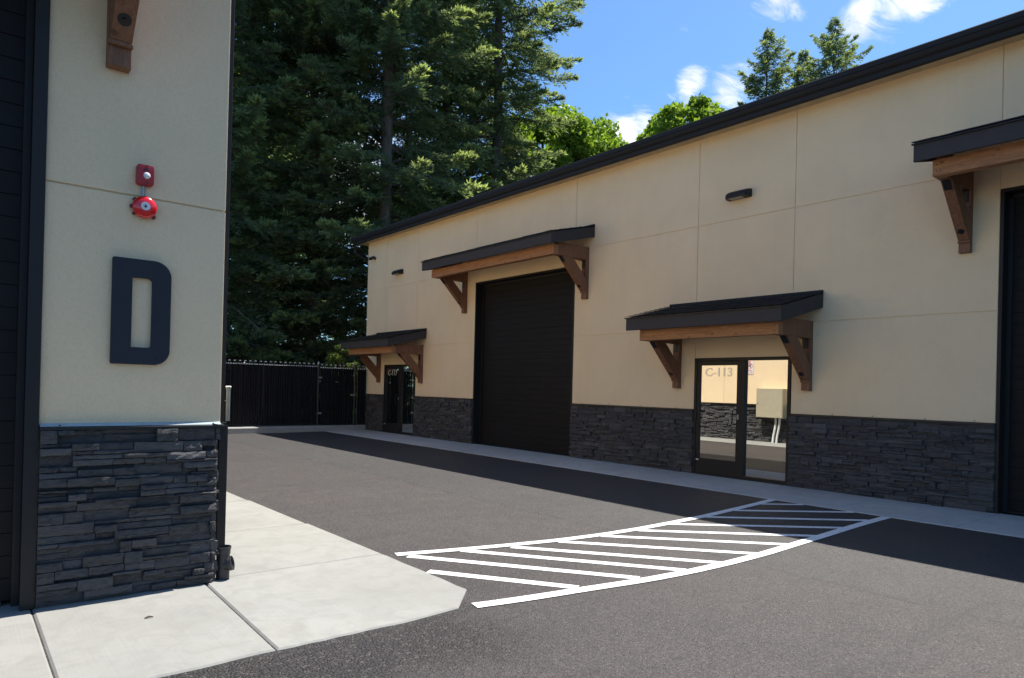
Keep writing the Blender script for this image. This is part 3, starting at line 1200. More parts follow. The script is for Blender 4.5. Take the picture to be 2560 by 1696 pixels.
# parking sign on the alley wall
ps = empty('parking_sign', (XD, 12.67, 2.45))
tag(ps, 'white and red no parking sign with arrow, mirrored in the sidelight glass', 'sign')
XS = XD + .004
q = MB()
q.extrude(outline([(12.52, 2.20), (12.82, 2.20), (12.82, 2.66), (12.52, 2.66)], [.025] * 4, 5), lambda p, q_, t: (t, p, q_), XS, XS + .003)
rel(q.build('panel', 'sign_white'), ps)
o = plate_with_holes('border', outline([(12.528, 2.208), (12.812, 2.208), (12.812, 2.652), (12.528, 2.652)], [.02] * 4, 5), [outline([(12.536, 2.216), (12.804, 2.216), (12.804, 2.644), (12.536, 2.644)], [.014] * 4, 5)], .001, 'sign_red',
                     basis((0, 1, 0), (0, 0, 1), (1, 0, 0), (XS + .0042, 0, 0)), 0)
rel(o, ps)


def circ(cx_, cy_, r_, k=32):
    return [(cx_ + r_ * math.cos(2 * math.pi * i / k), cy_ + r_ * math.sin(2 * math.pi * i / k)) for i in range(k)]


rel(text_obj('letter', 'P', .12, 'sign_black', frame_d(XS + .0040, 12.625, 2.425), extrude=.0005, width=.085), ps)
rel(plate_with_holes('prohibition_ring', circ(12.67, 2.485, .105), [circ(12.67, 2.485, .086)], .001, 'sign_red', basis((0, 1, 0), (0, 0, 1), (1, 0, 0), (XS + .0048, 0, 0)), 0), ps)
q = MB()
c45 = math.sqrt(.5)
a, wd = .09, .010
q.poly([(XS + .0056, 12.67 + (-a - wd) * c45, 2.485 + (a - wd) * c45), (XS + .0056, 12.67 + (a - wd) * c45, 2.485 + (-a - wd) * c45), (XS + .0056, 12.67 + (a + wd) * c45, 2.485 + (-a + wd) * c45), (XS + .0056, 12.67 + (-a + wd) * c45, 2.485 + (a + wd) * c45)], [(0, 1, 2, 3)])
rel(q.build('slash', 'sign_red', fix=False), ps)
rel(text_obj('lettering', 'NO', .035, 'sign_red', frame_d(XS + .004, 12.63, 2.60), extrude=.0005, width=.08), ps)
rel(text_obj('lettering', 'ANY TIME', .026, 'sign_red', frame_d(XS + .004, 12.575, 2.315), extrude=.0005, width=.19), ps)
q = MB()
q.box((XS + .0035, 12.60, 2.256), (XS + .0045, 12.74, 2.266))
q.poly([(XS + .0045, 12.605, 2.284), (XS + .0045, 12.57, 2.261), (XS + .0045, 12.605, 2.238)], [(0, 1, 2)])
q.poly([(XS + .0045, 12.735, 2.284), (XS + .0045, 12.77, 2.261), (XS + .0045, 12.735, 2.238)], [(0, 2, 1)])
rel(q.build('arrow', 'sign_red', fix=False), ps)

# ------------------------------------------------------------------ timber canopies
def wedge_tabs(mb, L, rng_):
    """shingle courses on the slope, local frame"""
    x_top, z_top, x_bot, z_bot = -.012, 1.622, -1.345, 1.292
    rows = 9
    for r_ in range(rows):
        t0 = r_ / rows
        t1 = (r_ + 1.12) / rows
        y = -.02 - rng_.uniform(0, .2)
        while y < L + .02:
            wdt = rng_.uniform(.16, .34)
            a, b2 = max(y, -.02), min(y + wdt - .004, L + .02)
            y += wdt
            if b2 - a < .02:
                continue
            th = .007 + rng_.uniform(0, .006)
            j = rng_.uniform(-.012, .012) if r_ < rows - 1 else 0

            def P(t, off):
                t = min(t, 1.0)
                return (x_top + (x_bot - x_top) * t, z_top + (z_bot - z_top) * t + off)
            p0, p1 = P(t0, .002), P(t1 + j / 1.3, .012 if r_ < rows - 1 else .010)
            mb.poly([(p0[0], a, p0[1]), (p0[0], b2, p0[1]), (p1[0], b2, p1[1]), (p1[0], a, p1[1]),
                     (p0[0], a, p0[1] + th * .4), (p0[0], b2, p0[1] + th * .4), (p1[0], b2, p1[1] + th), (p1[0], a, p1[1] + th)],
                    [(0, 1, 2, 3), (7, 6, 5, 4), (0, 4, 5, 1), (1, 5, 6, 2), (2, 6, 7, 3), (3, 7, 4, 0)])


def make_canopy(L, seed):
    """local frame: wall face at x=0, outwards -x, runs y=0..L, bracket feet at z=0"""
    rng_ = random.Random(seed)
    root = empty('entrance_canopy')
    fn = lambda p, q_, t: (p, t, q_)
    # fascia: front board and two raking ends
    fa = MB()
    fa.extrude([(-1.318, 1.055), (-1.285, 1.050), (-1.285, 1.292), (-1.318, 1.286)], fn, -.002, L + .002)
    for y0, y1 in ((0.0, .032), (L - .032, L)):
        fa.extrude([(-.001, 1.375), (-.001, 1.612), (-1.284, 1.294), (-1.284, 1.050)], fn, y0, y1)
    fo_ = fa.build('fascia', 'fascia_paint', root, bevel=.003)
    ed = MB()
    ed.extrude([(-1.348, 1.268), (-1.3185, 1.268), (-1.3185, 1.292), (-1.348, 1.285)], fn, -.02, L + .02)
    o_ = ed.build('drip_edge', 'black_trim_metal', fo_)
    dk = MB()
    dk.extrude([(-.002, 1.54), (-.002, 1.60), (-1.284, 1.278), (-1.284, 1.22)], fn, .033, L - .033)
    dk.build('roof_deck', 'stained_timber', root)
    sh = MB()
    wedge_tabs(sh, L, rng_)
    sh.box((-.035, .0, 1.612), (-.001, L, 1.665))
    sh.build('shingle_roof', 'shingle', root, fix=True)
    bm_ = MB()
    bm_.box((-1.105, .155, .87), (-.965, L - .155, 1.085))
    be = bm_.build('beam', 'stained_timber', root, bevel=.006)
    for yb in (.21, .25, L - .25, L - .21):
        for z in ((.93, 1.02) if yb in (.21, L - .21) else (.93,)):
            pl = MB()
            pl.lathe([(.009, -.002), (.009, .003)], (-1.105, yb, z), (-1, 0, 0), 8)
            pl.build('bolt', 'black_steel', be)
    W = .145
    for yc in (.155, L - .155 - W):
        b1 = MB()
        b1.box((-.092, yc, 0), (-.001, yc + W, .868))                       # wall post
        b1.box((-.964, yc + .002, .869), (-.001, yc + W - .002, 1.16))      # arm
        b1.extrude([(-.50, .868), (-.83, .868), (-.125, .165), (-.093, .165), (-.093, .455)], fn, yc + .004, yc + W - .004)
        b1.box((-.128, yc - .004, .135), (-.0925, yc + W + .004, .164))       # seat block under the brace
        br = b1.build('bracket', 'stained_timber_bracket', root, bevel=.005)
        s1 = MB()
        # steel plates: under the arm at the brace head, and on the post head
        d45 = .7071
        c0 = Vector((-.765, .80))
        u_, v_ = Vector((d45, -d45)), Vector((-d45, -d45))
        for pp in ((-.83, .868, .15),):
            p_ = [Vector((-.838, .8665)), Vector((-.838, .8665)) + u_ * .155, Vector((-.838, .8665)) + u_ * .155 + v_ * .008, Vector((-.838, .8665)) + v_ * .008]
            s1.extrude([tuple(x_) for x_ in p_], fn, yc + .025, yc + W - .025)
        s1.build('steel_plate', 'black_steel', br)
        s1 = MB()
        s1.extrude([(-.100, .70), (-.0925, .70), (-.0925, .8685), (-.20, .8685), (-.20, .861), (-.100, .861)], fn, yc + .03, yc + W - .03)
        s1.build('steel_plate', 'black_steel', br)
        # black disc painted as the shaded counterbore low on the brace, with nut
        nrm = Vector((-d45, 0, -d45))
        ce = Vector((-.125, yc + W / 2, .165)) + Vector((-d45, 0, d45)) * .15
        hb = MB()
        hb.lathe([(.044, -.001), (.044, .0025)], ce, nrm, 24)
        hb.lathe([(.014, .002), (.013, .012)], ce, nrm, 6)
        hb.build('bolt', 'black_steel', br)
    return root


small = make_canopy(3.10, 1)
small.location = (XC, 5.495, 1.63)
tag(small, 'dark shingled timber canopy over the glass door lettered C-113', 'canopy', 'timber canopies over the doors')
c2 = copy_tree(small)
c2.location = (XC, 17.655, 1.63)
c2['label'] = 'dark shingled timber canopy over the far glass door lettered C-117'
large = make_canopy(5.15, 2)
large.location = (XC, 10.735, 3.605)
tag(large, 'high dark timber canopy over the middle black garage door', 'canopy', 'timber canopies over the doors')
c3 = copy_tree(large)
c3.location = (XC, -1.475, 3.62)
c3['label'] = 'high dark timber canopy cut off by the right edge of the photo'
c4 = copy_tree(large)
c4.location = (1.095, YD, 3.725)
c4.rotation_euler = (0, 0, R(90))
c4['label'] = 'timber canopy above the left garage door, only one bracket foot showing above the alarm'

# ------------------------------------------------------------------ wall lamps, camera
def wall_lamp(y, z):
    root = empty('wall_lamp', (XC, y, z))
    prof_ = [(0.0, 0.0), (0.0, .15)] + [(-.21 * math.sin(t / 8 * math.pi / 2) ** 1.0, .03 + .12 * math.cos(t / 8 * math.pi / 2)) for t in range(1, 9)] + [(-.20, .0)]
    q_ = MB()
    k_ = len(prof_)
    ys_ = [(-.23, .86), (-.20, 1.0), (.14, 1.0), (.20, .9), (.235, .60)]
    for (yy_, s_) in ys_:
        q_.v += [(p_ * s_, yy_, .0 + (w_ - .0) * (s_ * .35 + .65)) for p_, w_ in prof_]
    for i in range(len(ys_) - 1):
        for j in range(k_):
            a_ = i * k_ + j
            b_2 = i * k_ + (j + 1) % k_
            q_.f.append((a_, b_2, b_2 + k_, a_ + k_))
    q_.f.append(tuple(range(k_)))
    q_.f.append(tuple(range((len(ys_) - 1) * k_, len(ys_) * k_))[::-1])
    q_.build('housing', 'dark_bronze_metal', root, smooth=True)
    q_ = MB()
    for i in range(5):
        q_.box((-.165, -.11 + i * .055, -.006), (-.05, -.075 + i * .055, -.0005))
    q_.build('diffuser', 'lamp_lens', root, bevel=.002)
    return root


w1 = wall_lamp(7.075, 5.11)
tag(w1, 'dark wedge shaped wall lamp high above the C-113 door', 'wall lamp', 'wall lamps under the eaves')
w2 = copy_tree(w1)
w2.location = (XC, 19.36, 5.11)
w2['label'] = 'small dark wall lamp above the far C-117 door, near the building end'
cm = empty('security_camera', (XC, 21.05, 5.86))
tag(cm, 'tiny dark security camera high on the far end of the long wall', 'camera')
q = MB()
q.lathe([(.045, 0), (.045, .02), (.02, .03), (.02, .06)], (XC, 21.02, 5.84), (-1, 0, 0), 14)
q.build('mount', 'black_steel')
rel(bpy.data.objects['mount'], cm)
q = MB()
q.lathe([(.045, 0), (.052, .02), (.055, .19), (.050, .21)], (XC - .07, 20.98, 5.87), (-.35, .85, -.2), 16)
rel(q.build('body', 'black_steel', smooth=True), cm)

# ------------------------------------------------------------------ fence
YF = 21.38


def fence_panel(root, x0, x1, z0, z1, rng_, y=YF):
    s_ = MB()
    x = x0
    pitch = .078
    while x < x1 - .01:
        w_ = pitch * rng_.uniform(.955, 1.03)
        lean = rng_.uniform(-.006, .006)
        dy = rng_.uniform(-.006, .006)
        tw = rng_.uniform(-.012, .012)
        zt = z1 - .085 + rng_.uniform(-.006, .006)
        zb = z0 + rng_.uniform(0, .012)
        a = [(x + lean, y + dy - tw), (x + w_ * .5 + lean, y + dy - .008), (x + w_ + lean, y + dy + tw), (x + w_ * .5 + lean, y + dy + .006)]
        n_ = len(s_.v)
        for z in (zb, zt):
            s_.v += [(p_[0] - (lean if z == zb else 0), p_[1], z) for p_ in a]
        s_.f += [(n_, n_ + 1, n_ + 5, n_ + 4), (n_ + 1, n_ + 2, n_ + 6, n_ + 5), (n_ + 2, n_ + 3, n_ + 7, n_ + 6), (n_ + 3, n_, n_ + 4, n_ + 7), (n_ + 4, n_ + 5, n_ + 6, n_ + 7), (n_ + 3, n_ + 2, n_ + 1, n_)]
        x += pitch
    s_.build('slats', 'slat_plastic', root, fix=True)
    w_ = MB()
    tp_ = MB()
    x = x0
    r_ = .0032
    k_ = 0
    while x < x1:
        pts = []
        z = z0 + .01
        side = k_ % 2
        while z < z1:
            pts.append((x + (pitch * .5 if side else 0), y - .018 - (.006 if side else 0), z))
            side ^= 1
            z += .078
        for p0, p1 in zip(pts[:-1], pts[1:]):
            n_ = len(w_.v)
            for p_ in (p0, p1):
                w_.v += [(p_[0] - r_, p_[1], p_[2]), (p_[0], p_[1] - r_, p_[2] + r_ * .6), (p_[0] + r_, p_[1] + r_, p_[2])]
            w_.f += [(n_, n_ + 1, n_ + 4, n_ + 3), (n_ + 1, n_ + 2, n_ + 5, n_ + 4), (n_ + 2, n_, n_ + 3, n_ + 5)]
        # pale blocks painted as glints on the knuckles and bright slat gaps
        if k_ % 2 == 0:
            tp_.box((x + .008, y - .030, z1 - .006), (x + .062, y - .002, z1 + .020))
        tp_.box((x - .018, y - .034, z1 - .106), (x + .018, y - .014, z1 - .070))
        x += pitch
        k_ += 1
    w_.build('wire_mesh', 'fence_wire', root, fix=True)
    tag(tp_.build('tip_glints', 'wire_glint', root, fix=True), kind='stuff')


def fence_post(root, x, z1, r_=.03, name='post', y=YF + .03):
    p_ = MB()
    p_.tube([(x, y, .10), (x, y, z1)], r_, 14)
    o_ = p_.build(name, 'fence_steel', root, smooth=True)
    c_ = MB()
    c_.lathe([(r_ * 1.1, -.03), (r_ * 1.15, 0), (r_ * .9, r_ * .6), (r_ * .3, r_ * .95)], (x, y, z1), (0, 0, 1), 14)
    c_.build('post_cap', 'grey_conduit', o_, smooth=True)


def zero(root):
    loc = root.location.copy()
    for ch in root.children:
        ch.matrix_parent_inverse = Matrix.Translation(-loc)


rng = random.Random(21)
f1 = empty('slatted_fence', (5.5, YF, .16))
tag(f1, 'tall black slatted chain link fence on the kerb closing the alley', 'fence', 'chain link fence sections')
fence_panel(f1, XD + .15, 9.30, .20, 2.18, rng)
for x in (2.2, 4.5, 6.95, 9.325):
    fence_post(f1, x, 2.24 if x > 9 else 2.12, y=YF + (.0 if x > 9 else .045))
for zr, rr_ in ((2.075, .018), (.24, .006)):
    q = MB()
    q.tube([(XD + .15, YF - .022, zr), (9.3, YF - .022, zr)], rr_, 10)
    q.build('rail', 'fence_steel', f1, smooth=True)
zero(f1)
f2 = empty('fence_gate', (9.95, YF, .16))
tag(f2, 'narrow black slatted gate between two posts beside the long building', 'gate')
fence_panel(f2, 9.40, 10.52, .20, 2.16, rng)
q = MB()
q.tube([(9.425, YF, .19), (9.425, YF, 2.17), (10.49, YF, 2.17), (10.49, YF, .19), (9.425, YF, .19)], .02, 10)
q.build('gate_frame', 'fence_steel', f2, smooth=True)
q = MB()
q.box((10.47, YF - .045, 1.16), (10.60, YF - .02, 1.21))
q.build('latch', 'grey_conduit', f2)
for z in (1.72, .55):
    q = MB()
    q.box((9.33, YF - .04, z), (9.44, YF - .018, z + .05))
    q.build('hinge', 'grey_conduit', f2)
zero(f2)
f3 = empty('slatted_fence', (10.85, YF, .16))
tag(f3, 'short black slatted fence piece between the gate and the building corner', 'fence', 'chain link fence sections')
fence_panel(f3, 10.74, 11.06, .20, 2.16, rng)
fence_post(f3, 10.625, 2.24, y=YF)
fence_post(f3, 10.725, 2.16, .018, 'end_post', y=YF)
zero(f3)

# ------------------------------------------------------------------ trees
def quads_to_mesh(name, P, D, Sd, Lh, Wd, growth_and_sun, mat, parent):
    """rhombic leaves: base P, direction D, side Sd"""
    n_ = len(P)
    V = np.empty((n_, 4, 3), dtype=np.float32)
    V[:, 0] = P
    V[:, 1] = P + D * (Lh * .45)[:, None] + Sd * (Wd * .5)[:, None]
    V[:, 2] = P + D * Lh[:, None]
    V[:, 3] = P + D * (Lh * .45)[:, None] - Sd * (Wd * .5)[:, None]
    me = bpy.data.meshes.new(name)
    me.vertices.add(n_ * 4)
    me.vertices.foreach_set('co', V.reshape(-1))
    me.loops.add(n_ * 4)
    me.loops.foreach_set('vertex_index', np.arange(n_ * 4, dtype=np.int32))
    me.polygons.add(n_)
    me.polygons.foreach_set('loop_start', np.arange(0, n_ * 4, 4, dtype=np.int32))
    at = me.attributes.new('growth_and_sun', 'FLOAT', 'POINT')
    gq = np.repeat(growth_and_sun.astype(np.float32), 4)
    gq[2::4] = np.minimum(1, gq[2::4] + .15)
    at.data.foreach_set('value', gq)
    me.materials.append(MATS[mat])
    me.update(calc_edges=True)
    o_ = bpy.data.objects.new(name, me)
    COL.objects.link(o_)
    o_.parent = parent
    return o_


def norm(a):
    return a / np.maximum(1e-6, np.linalg.norm(a, axis=-1, keepdims=True))


def conifer(seed, H, Rm, steep, z_low, dens=1.0, leaf=1.0, ztop_detail=99, step=.46, curve=.6, spire=0.0):
    rs = np.random.RandomState(seed)
    root = empty('conifer_tree')
    tk = MB()
    zs = np.linspace(0, H, 14)
    r0 = .0088 * H
    off = np.cumsum(rs.uniform(-.05, .05, (14, 2)), axis=0)
    tk.tube([(off[i, 0], off[i, 1], z) for i, z in enumerate(zs)], [max(.015, r0 * (1 - z / H) ** .8) for z in zs], 10)
    Ps, Ds, Ss, Ls, Ws, Gs = [], [], [], [], [], []
    z = z_low
    while z < H - .12:
        t = H - z
        te = t if spire <= 0 else max(.05, t - spire)
        rr = Rm * (1 - math.exp(-te * steep / Rm))
        nb = rs.randint(4, 7) if t > 2 else rs.randint(3, 5)
        if t > 1.2 and rs.rand() < .1:
            nb -= 2
        a0 = rs.uniform(0, 2 * math.pi)
        for bi in range(max(nb, 2)):
            az = a0 + bi * 2 * math.pi / nb + rs.uniform(-.35, .35)
            L = rr * rs.uniform(.62, 1.12) * (1.0 if rs.rand() > .12 else .5)
            if L < .10:
                L = .10
            zb = z + rs.uniform(-.5, .5) * min(1, t / 4)
            full = zb < ztop_detail
            glow = rs.choice([.15, .4, .7, 1.0], p=[.2, .25, .3, .25])  # some branches painted brighter, as if sunlit
            up = .6 * (1 - min(1, t / (H * .45))) + rs.uniform(-.12, .30)     # near the top, branches rise
            droop = curve * rs.uniform(.8, 1.25) * min(1, t / 6 + .1)
            m_ = max(4, int(L / .22 * dens * (1 if full else .5)))
            s = np.linspace(.16, 1, m_)
            d2 = np.array([math.cos(az), math.sin(az)])
            hz = L * (s - .08 * s ** 2)
            vz = L * (up * s - droop * s ** 2 + (droop * .62) * s ** 3.2)
            jit = np.cumsum(rs.uniform(-.03, .03, m_)) * L * .18
            perp = np.array([-d2[1], d2[0]])
            B = np.stack([off[0, 0] + d2[0] * hz + perp[0] * jit, d2[1] * hz + perp[1] * jit, zb + vz], 1)
            pts = [(0, 0, zb)] + [tuple(p_) for p_ in B[::max(1, m_ // 4)]] + [tuple(B[-1])]
            tk.tube(pts, [max(.006, .011 * L * (1 - i / len(pts)) + .006) for i in range(len(pts))], 4, caps=False)
            # side twigs
            k_ = m_ * 2
            base = np.repeat(B, 2, 0) + rs.uniform(-.05, .05, (k_, 3))
            sgn = np.tile([1., -1.], m_)
            s2 = np.repeat(s, 2)
            ang = sgn * rs.uniform(.55, 1.15, k_) * (1 - .55 * s2)
            tl = np.clip((.16 + .30 * L * (1 - s2) ** .7 * rs.uniform(.55, 1.1, k_)), .14, 1.15)
            dx = d2[0] * np.cos(ang) - d2[1] * np.sin(ang)
            dy = d2[0] * np.sin(ang) + d2[1] * np.cos(ang)
            dz = -rs.uniform(.1, 1.0, k_) * (1 - .75 * s2) + (.55 * (s2 > .8)) + rs.uniform(-.2, .35, k_)
            TD = norm(np.stack([dx, dy, dz], 1))
            ns = max(3, int(3 + 5 * min(1, L / 3)) if full else 3)
            for q_ in range(ns):
                fr_ = (q_ + .3) / ns
                P = base + TD * (tl * fr_)[:, None]
                P[:, 2] -= tl * fr_ ** 2 * .25
                for sd_ in (-1, 1, 0):
                    if sd_ == 0 and q_ < ns - 1:
                        continue
                    Sv = norm(np.cross(TD, np.array([0, 0, 1.])) + 1e-5)
                    dirv = norm(TD * 1.0 + Sv * (sd_ * rs.uniform(.45, 1.0, k_))[:, None] + np.stack([np.zeros(k_), np.zeros(k_), rs.uniform(-.45, .65, k_)], 1))
                    sv = norm(np.cross(dirv, norm(rs.normal(0, .9, (k_, 3)) + np.array([0, 0, .8]))) + 1e-5)
                    Ps.append(P + rs.uniform(-.03, .03, (k_, 3)))
                    Ds.append(dirv)
                    Ss.append(sv)
                    Ls.append(leaf * rs.uniform(.15, .29, k_) * (1.25 if not full else 1))
                    Ws.append(leaf * rs.uniform(.045, .085, k_) * (1.6 if not full else 1))
                    gr = np.clip((s2 * .45 + fr_ * .55 - .62) * 1.7 + rs.uniform(-.2, .2, k_), 0, 1) * glow
                    Gs.append(gr)
        z += step * rs.uniform(.8, 1.2) * (1.0 if t > 3 else .6)
    tk.build('trunk', 'bark', root, fix=False, smooth=True)
    quads_to_mesh('crown', np.concatenate(Ps), np.concatenate(Ds), np.concatenate(Ss), np.concatenate(Ls), np.concatenate(Ws), np.concatenate(Gs), 'spruce_needles', root)
    return root


def broadleaf(name, seed, H, crown_c, crown_r, n_clump, per, leaf, mat, bark='bark'):
    rs = np.random.RandomState(seed)
    root = empty(name)
    tk = MB()
    cz = crown_c
    tk.tube([(0, 0, 0), (.05 * H * .1, 0, H * .2), (0, .03, cz)], [.022 * H, .017 * H, .009 * H], 10)
    Ps, Gs = [], []
    for i in range(n_clump):
        v_ = norm(rs.normal(0, 1, 3))
        rad = rs.uniform(.55, 1.0) ** .6
        c_ = np.array([v_[0] * crown_r[0], v_[1] * crown_r[1], v_[2] * crown_r[2]]) * rad
        c_[2] += cz
        tk.tube([(0, 0, max(H * .15, cz - crown_r[2] * .8 + rs.uniform(0, .4) * crown_r[2])), tuple(c_ * np.array([.5, .5, 1]) - np.array([0, 0, .12 * crown_r[2]])), tuple(c_)], [.006 * H, .004 * H, .001 * H], 5, caps=False)
        rr = rs.uniform(.16, .30) * min(crown_r)
        p_ = norm(rs.normal(0, 1, (per, 3))) * (rs.uniform(.25, 1, (per, 1)) ** .5) * rr * np.array([1.15, 1.15, .8])
        Ps.append(c_ + p_)
        Gs.append(np.clip(rs.uniform(0, .6) + rs.uniform(-.3, .3, per), 0, 1))
    P = np.concatenate(Ps)
    n_ = len(P)
    D = norm(rs.normal(0, 1, (n_, 3)) + np.array([0, 0, -.2]))
    S_ = norm(np.cross(D, rs.normal(0, 1, (n_, 3))) + 1e-5)
    tk.build('trunk', bark, root, fix=False, smooth=True)
    quads_to_mesh('crown', P, D, S_, leaf * rs.uniform(.8, 1.3, n_), leaf * rs.uniform(.6, 1.0, n_), np.concatenate(Gs), mat, root)
    return root


def polar(az, d):
    return (math.sin(R(az)) * d, math.cos(R(az)) * d, -.05)


G_TALL = 'tall conifers behind the fence'
A = conifer(1, 38, 5.4, .55, 1.0, 1.15, 1.0, 25)
A.location = polar(28.7, 31)
tag(A, 'tall dark conifer with bare grey trunk showing, just left of the black roof end', 'tree', G_TALL)
Bt = conifer(2, 40, 6.0, .58, 1.0, 1.0, 1.0, 26)
Bt.location = polar(37.6, 36)
tag(Bt, 'tallest conifer reaching out furthest right against the blue sky', 'tree', G_TALL)
Ct = conifer(3, 35, 4.8, .60, .4, 1.25, 1.0, 24)
Ct.location = polar(22.9, 33)
tag(Ct, 'dense dark conifer standing behind the slatted fence, middle of the gap', 'tree', G_TALL)
D2 = copy_tree(A)
D2.location = polar(15.8, 32)
D2.rotation_euler = (0, 0, 2.1)
D2['label'] = 'dark conifer partly hidden by the edge of the corner building'
E2 = copy_tree(Ct)
E2.location = polar(33.2, 40)
E2.rotation_euler = (0, 0, 4.0)
E2['label'] = 'conifer in the second row between the two bare trunks'
F2 = copy_tree(Bt)
F2.location = polar(19.2, 41)
F2.rotation_euler = (0, 0, 1.1)
F2['label'] = 'conifer in the back row behind the left end of the fence'
H1 = conifer(8, 24.3, 3.8, .80, 8, 1.7, .85, 99, .40, .45, .35)
H1.location = polar(59.3, 45)
tag(H1, 'small spruce top above the black eave, left one of the group', 'tree', 'spruce tops above the roof')
H2 = copy_tree(H1)
H2.location = polar(61.9, 46.5)
H2.location.z -= .95
H2.rotation_euler = (0, 0, 2.2)
H2['label'] = 'lower spruce top squeezed between two taller ones above the eave'
H3 = conifer(9, 24.3, 4.2, .92, 8, 1.7, .85, 99, .40, .45, .6)
H3.location = polar(64.0, 45)
tag(H3, 'spruce top with a long thin leader above the eave, right one of the group', 'tree', 'spruce tops above the roof')

M1 = broadleaf('maple_tree', 31, 19, 13.2, (4.5, 4.5, 5.8), 85, 520, .27, 'maple_leaves')
M1.location = polar(42.7, 44)
M1.location.z += 1.0
tag(M1, 'bright green leafy tree beside the tall conifers, rising over the black roof', 'tree', 'bright leafy trees')
M2 = broadleaf('maple_tree', 32, 20, 15.6, (3.3, 3.3, 4.1), 62, 520, .27, 'maple_leaves')
M2.location = polar(53.0, 47)
M2.location.z += 1.3
tag(M2, 'bright green leafy tree top peeking over the eave left of the spruce tops', 'tree', 'bright leafy trees')
M3 = copy_tree(M1)
M3.location = polar(17.6, 52)
M3.location.z += .5
M3.rotation_euler = (0, 0, 1.3)
M3.scale = (1.25, 1.25, 1.25)
M3['label'] = 'bright green leafy tree glimpsed through the conifers at the left'
M4 = copy_tree(M2)
M4.location = polar(31, 56)
M4.rotation_euler = (0, 0, 3.3)
M4['label'] = 'pale leafy tree glimpsed through gaps between the conifer trunks'
bs = broadleaf('bush', 41, 3.1, 1.9, (.62, .62, 1.25), 26, 170, .085, 'bush_leaves', 'bush_wood')
bs.location = polar(25.5, 24.6)
tag(bs, 'light green bush showing above the slatted gate', 'bush')

# dark undergrowth closing the view under the conifers
rs = np.random.RandomState(77)
NU = 80000
azs = rs.uniform(-42, 52, NU)
dd = rs.uniform(35, 50, NU)
hgt = 3.4 + 1.5 * np.sin(azs * .9) + 1.2 * np.sin(azs * 2.3 + 1) + .8 * np.sin(azs * 5.1)
hgt = np.where(azs < 6, hgt + 6.5, hgt)  # raised at left, out of direct view, added to darken the door reflections
zz = rs.uniform(0, 1, NU) ** 1.2 * hgt
Pu = np.stack([np.sin(np.radians(azs)) * dd, np.cos(np.radians(azs)) * dd, zz], 1)
Pu = np.round(Pu / 1.1) * 1.1 * .55 + Pu * .45 + rs.normal(0, .16, (NU, 3))
Du = norm(rs.normal(0, 1, (NU, 3)))
Su = norm(np.cross(Du, rs.normal(0, 1, (NU, 3))) + 1e-5)
un = quads_to_mesh('undergrowth', Pu, Du, Su, rs.uniform(.2, .42, NU), rs.uniform(.12, .28, NU), np.clip(rs.normal(.05, .15, NU), 0, 1), 'spruce_needles', None)
tag(un, 'mass of dark green undergrowth beneath the conifers behind the fence', 'undergrowth', kind='stuff')

# little things on the slab
q = MB()
q.tube([(1.005, 4.905, .006), (1.03, 4.91, .010), (1.055, 4.905, .006)], [.004, .006, .003], 6)
tag(q.build('twig', 'debris_brown'), 'tiny brown twig lying on the pale concrete slab', 'twig')

# ------------------------------------------------------------------ sky, sun
SUN = Vector((3.47, .32, 6.56)).normalized()
el = math.asin(SUN.z)
azm = math.atan2(SUN.x, SUN.y)
w = bpy.data.worlds.new('World')
SC.world = w
w.use_nodes = True
nt = w.node_tree
bg = nt.nodes['Background']
sky = nd(nt, 'ShaderNodeTexSky', sky_type='NISHITA')
sky.sun_disc = False
sky.sun_elevation = el
sky.sun_rotation = azm
sky.air_density = 1.0
sky.dust_density = .6
sky.ozone_density = 2.2
bg.inputs['Strength'].default_value = .086
tc = nd(nt, 'ShaderNodeTexCoord')
dirv = tc.outputs['Generated']
# clouds: noise on the flat cloud layer above, thickened round a few places in the sky
sep = nd(nt, 'ShaderNodeSeparateXYZ')
nt.links.new(dirv, sep.inputs[0])
zc = math_(nt, 'MAXIMUM', sep.outputs['Z'], .08)
cmb = nd(nt, 'ShaderNodeCombineXYZ')
nt.links.new(math_(nt, 'DIVIDE', sep.outputs['X'], zc), cmb.inputs[0])
nt.links.new(math_(nt, 'DIVIDE', sep.outputs['Y'], zc), cmb.inputs[1])
cst = nd(nt, 'ShaderNodeMapping')
cst.inputs['Scale'].default_value = (.75, 1.9, 1)
cst.inputs['Rotation'].default_value = (0, 0, R(25))
nt.links.new(cmb.outputs[0], cst.inputs['Vector'])
n1 = noise(nt, cst.outputs[0], 7.0, 10, .66, .9)
n2 = noise(nt, cmb.outputs[0], 1.3, 4, .55)


def sky_dir(az, e):
    return (math.sin(R(az)) * math.cos(R(e)), math.cos(R(az)) * math.cos(R(e)), math.sin(R(e)))


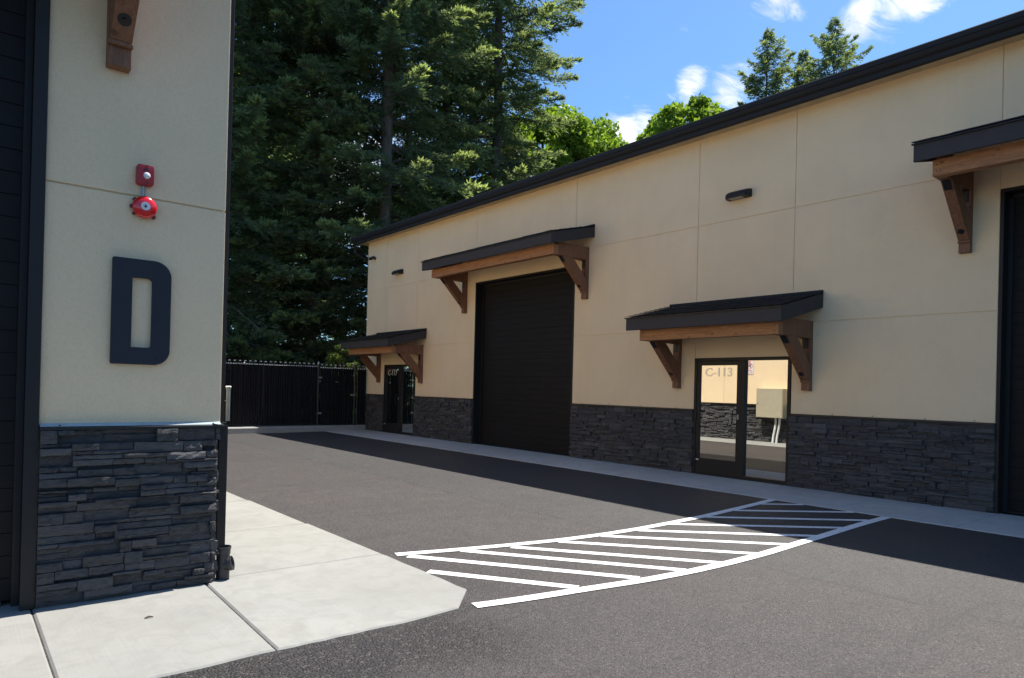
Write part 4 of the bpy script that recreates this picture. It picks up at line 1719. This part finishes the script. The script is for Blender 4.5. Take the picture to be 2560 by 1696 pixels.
blobs = [(67.6, 27.6, 3.4, .40), (65.0, 26.0, 1.8, .28), (70.0, 27.4, 2.6, .30), (59.6, 29.0, 2.4, .36), (61.6, 27.4, 1.0, .26), (53.4, 24.0, 1.4, .27), (52.9, 27.5, .8, .22),
         (47.2, 20.2, 2.2, .46), (49.4, 20.8, 2.0, .40), (54.4, 22.2, 3.4, .26), (57.4, 23.4, 2.4, .24), (20, 17, 10, .36), (30, 15, 9, .32), (40, 8, 9, .25), (120, 40, 22, .2), (200, 35, 25, .22), (280, 45, 22, .2)]
acc = None
for az_, e_, r_, amt in blobs:
    dp = nd(nt, 'ShaderNodeVectorMath', operation='DOT_PRODUCT')
    nt.links.new(dirv, dp.inputs[0])
    dp.inputs[1].default_value = sky_dir(az_, e_)
    mr = nd(nt, 'ShaderNodeMapRange', interpolation_type='SMOOTHSTEP')
    mr.inputs[1].default_value = math.cos(R(r_))
    mr.inputs[2].default_value = 1.0
    mr.inputs[3].default_value = 0.0
    mr.inputs[4].default_value = amt
    nt.links.new(dp.outputs['Value'], mr.inputs[0])
    acc = mr.outputs[0] if acc is None else math_(nt, 'ADD', acc, mr.outputs[0])
dens = math_(nt, 'ADD', math_(nt, 'ADD', n1, math_(nt, 'MULTIPLY', n2, .12)), acc)
cm_ = nd(nt, 'ShaderNodeMapRange', interpolation_type='SMOOTHSTEP')
cm_.inputs[1].default_value = .68
cm_.inputs[2].default_value = 1.22
cm_.inputs[3].default_value = 0
cm_.inputs[4].default_value = 1.0
nt.links.new(dens, cm_.inputs[0])
shade = ramp(nt, noise(nt, cmb.outputs[0], 7.5, 6, .6), [(.3, (5.2, 5.4, 5.8)), (.65, (7.4, 7.4, 7.4))])
skyc = mix(nt, 1.0, sky.outputs[0], (.60, .85, 1.05), 'MULTIPLY')
col = mix(nt, cm_.outputs[0], skyc, shade)
nt.links.new(col, bg.inputs['Color'])

sl = bpy.data.lights.new('sun', 'SUN')
sl.energy = 4.4
sl.angle = R(.5)
sl.color = (1.0, .945, .85)
so = bpy.data.objects.new('sun', sl)
COL.objects.link(so)
so.rotation_euler = SUN.to_track_quat('Z', 'Y').to_euler()
so.location = (20, 0, 30)

# ------------------------------------------------------------------ camera
yaw, pitch, roll = .687058710, .00316257619, .0249608223
FPX, PPY = 1712.09789, 965.393456
f = Vector((math.sin(yaw) * math.cos(pitch), math.cos(yaw) * math.cos(pitch), math.sin(pitch)))
r = Vector((math.cos(yaw), -math.sin(yaw), 0))
u = r.cross(f)
r2 = r * math.cos(roll) + u * math.sin(roll)
u2 = -r * math.sin(roll) + u * math.cos(roll)
cam = bpy.data.cameras.new('camera')
cam.sensor_fit = 'HORIZONTAL'
cam.sensor_width = 36
cam.lens = FPX / 2560 * 36
cam.shift_y = (PPY - 848) / 2560
cam.clip_start = .05
cam.clip_end = 2000
co = bpy.data.objects.new('camera', cam)
COL.objects.link(co)
co.matrix_world = basis(r2, u2, -f, (0, 0, CAM_H))
SC.camera = co

SC.view_settings.view_transform = 'Standard'
SC.view_settings.look = 'None'
SC.view_settings.exposure = 1.08
SC.view_settings.gamma = 1.0
SC.cycles.max_bounces = 8
SC.cycles.diffuse_bounces = 4
SC.cycles.transparent_max_bounces = 8
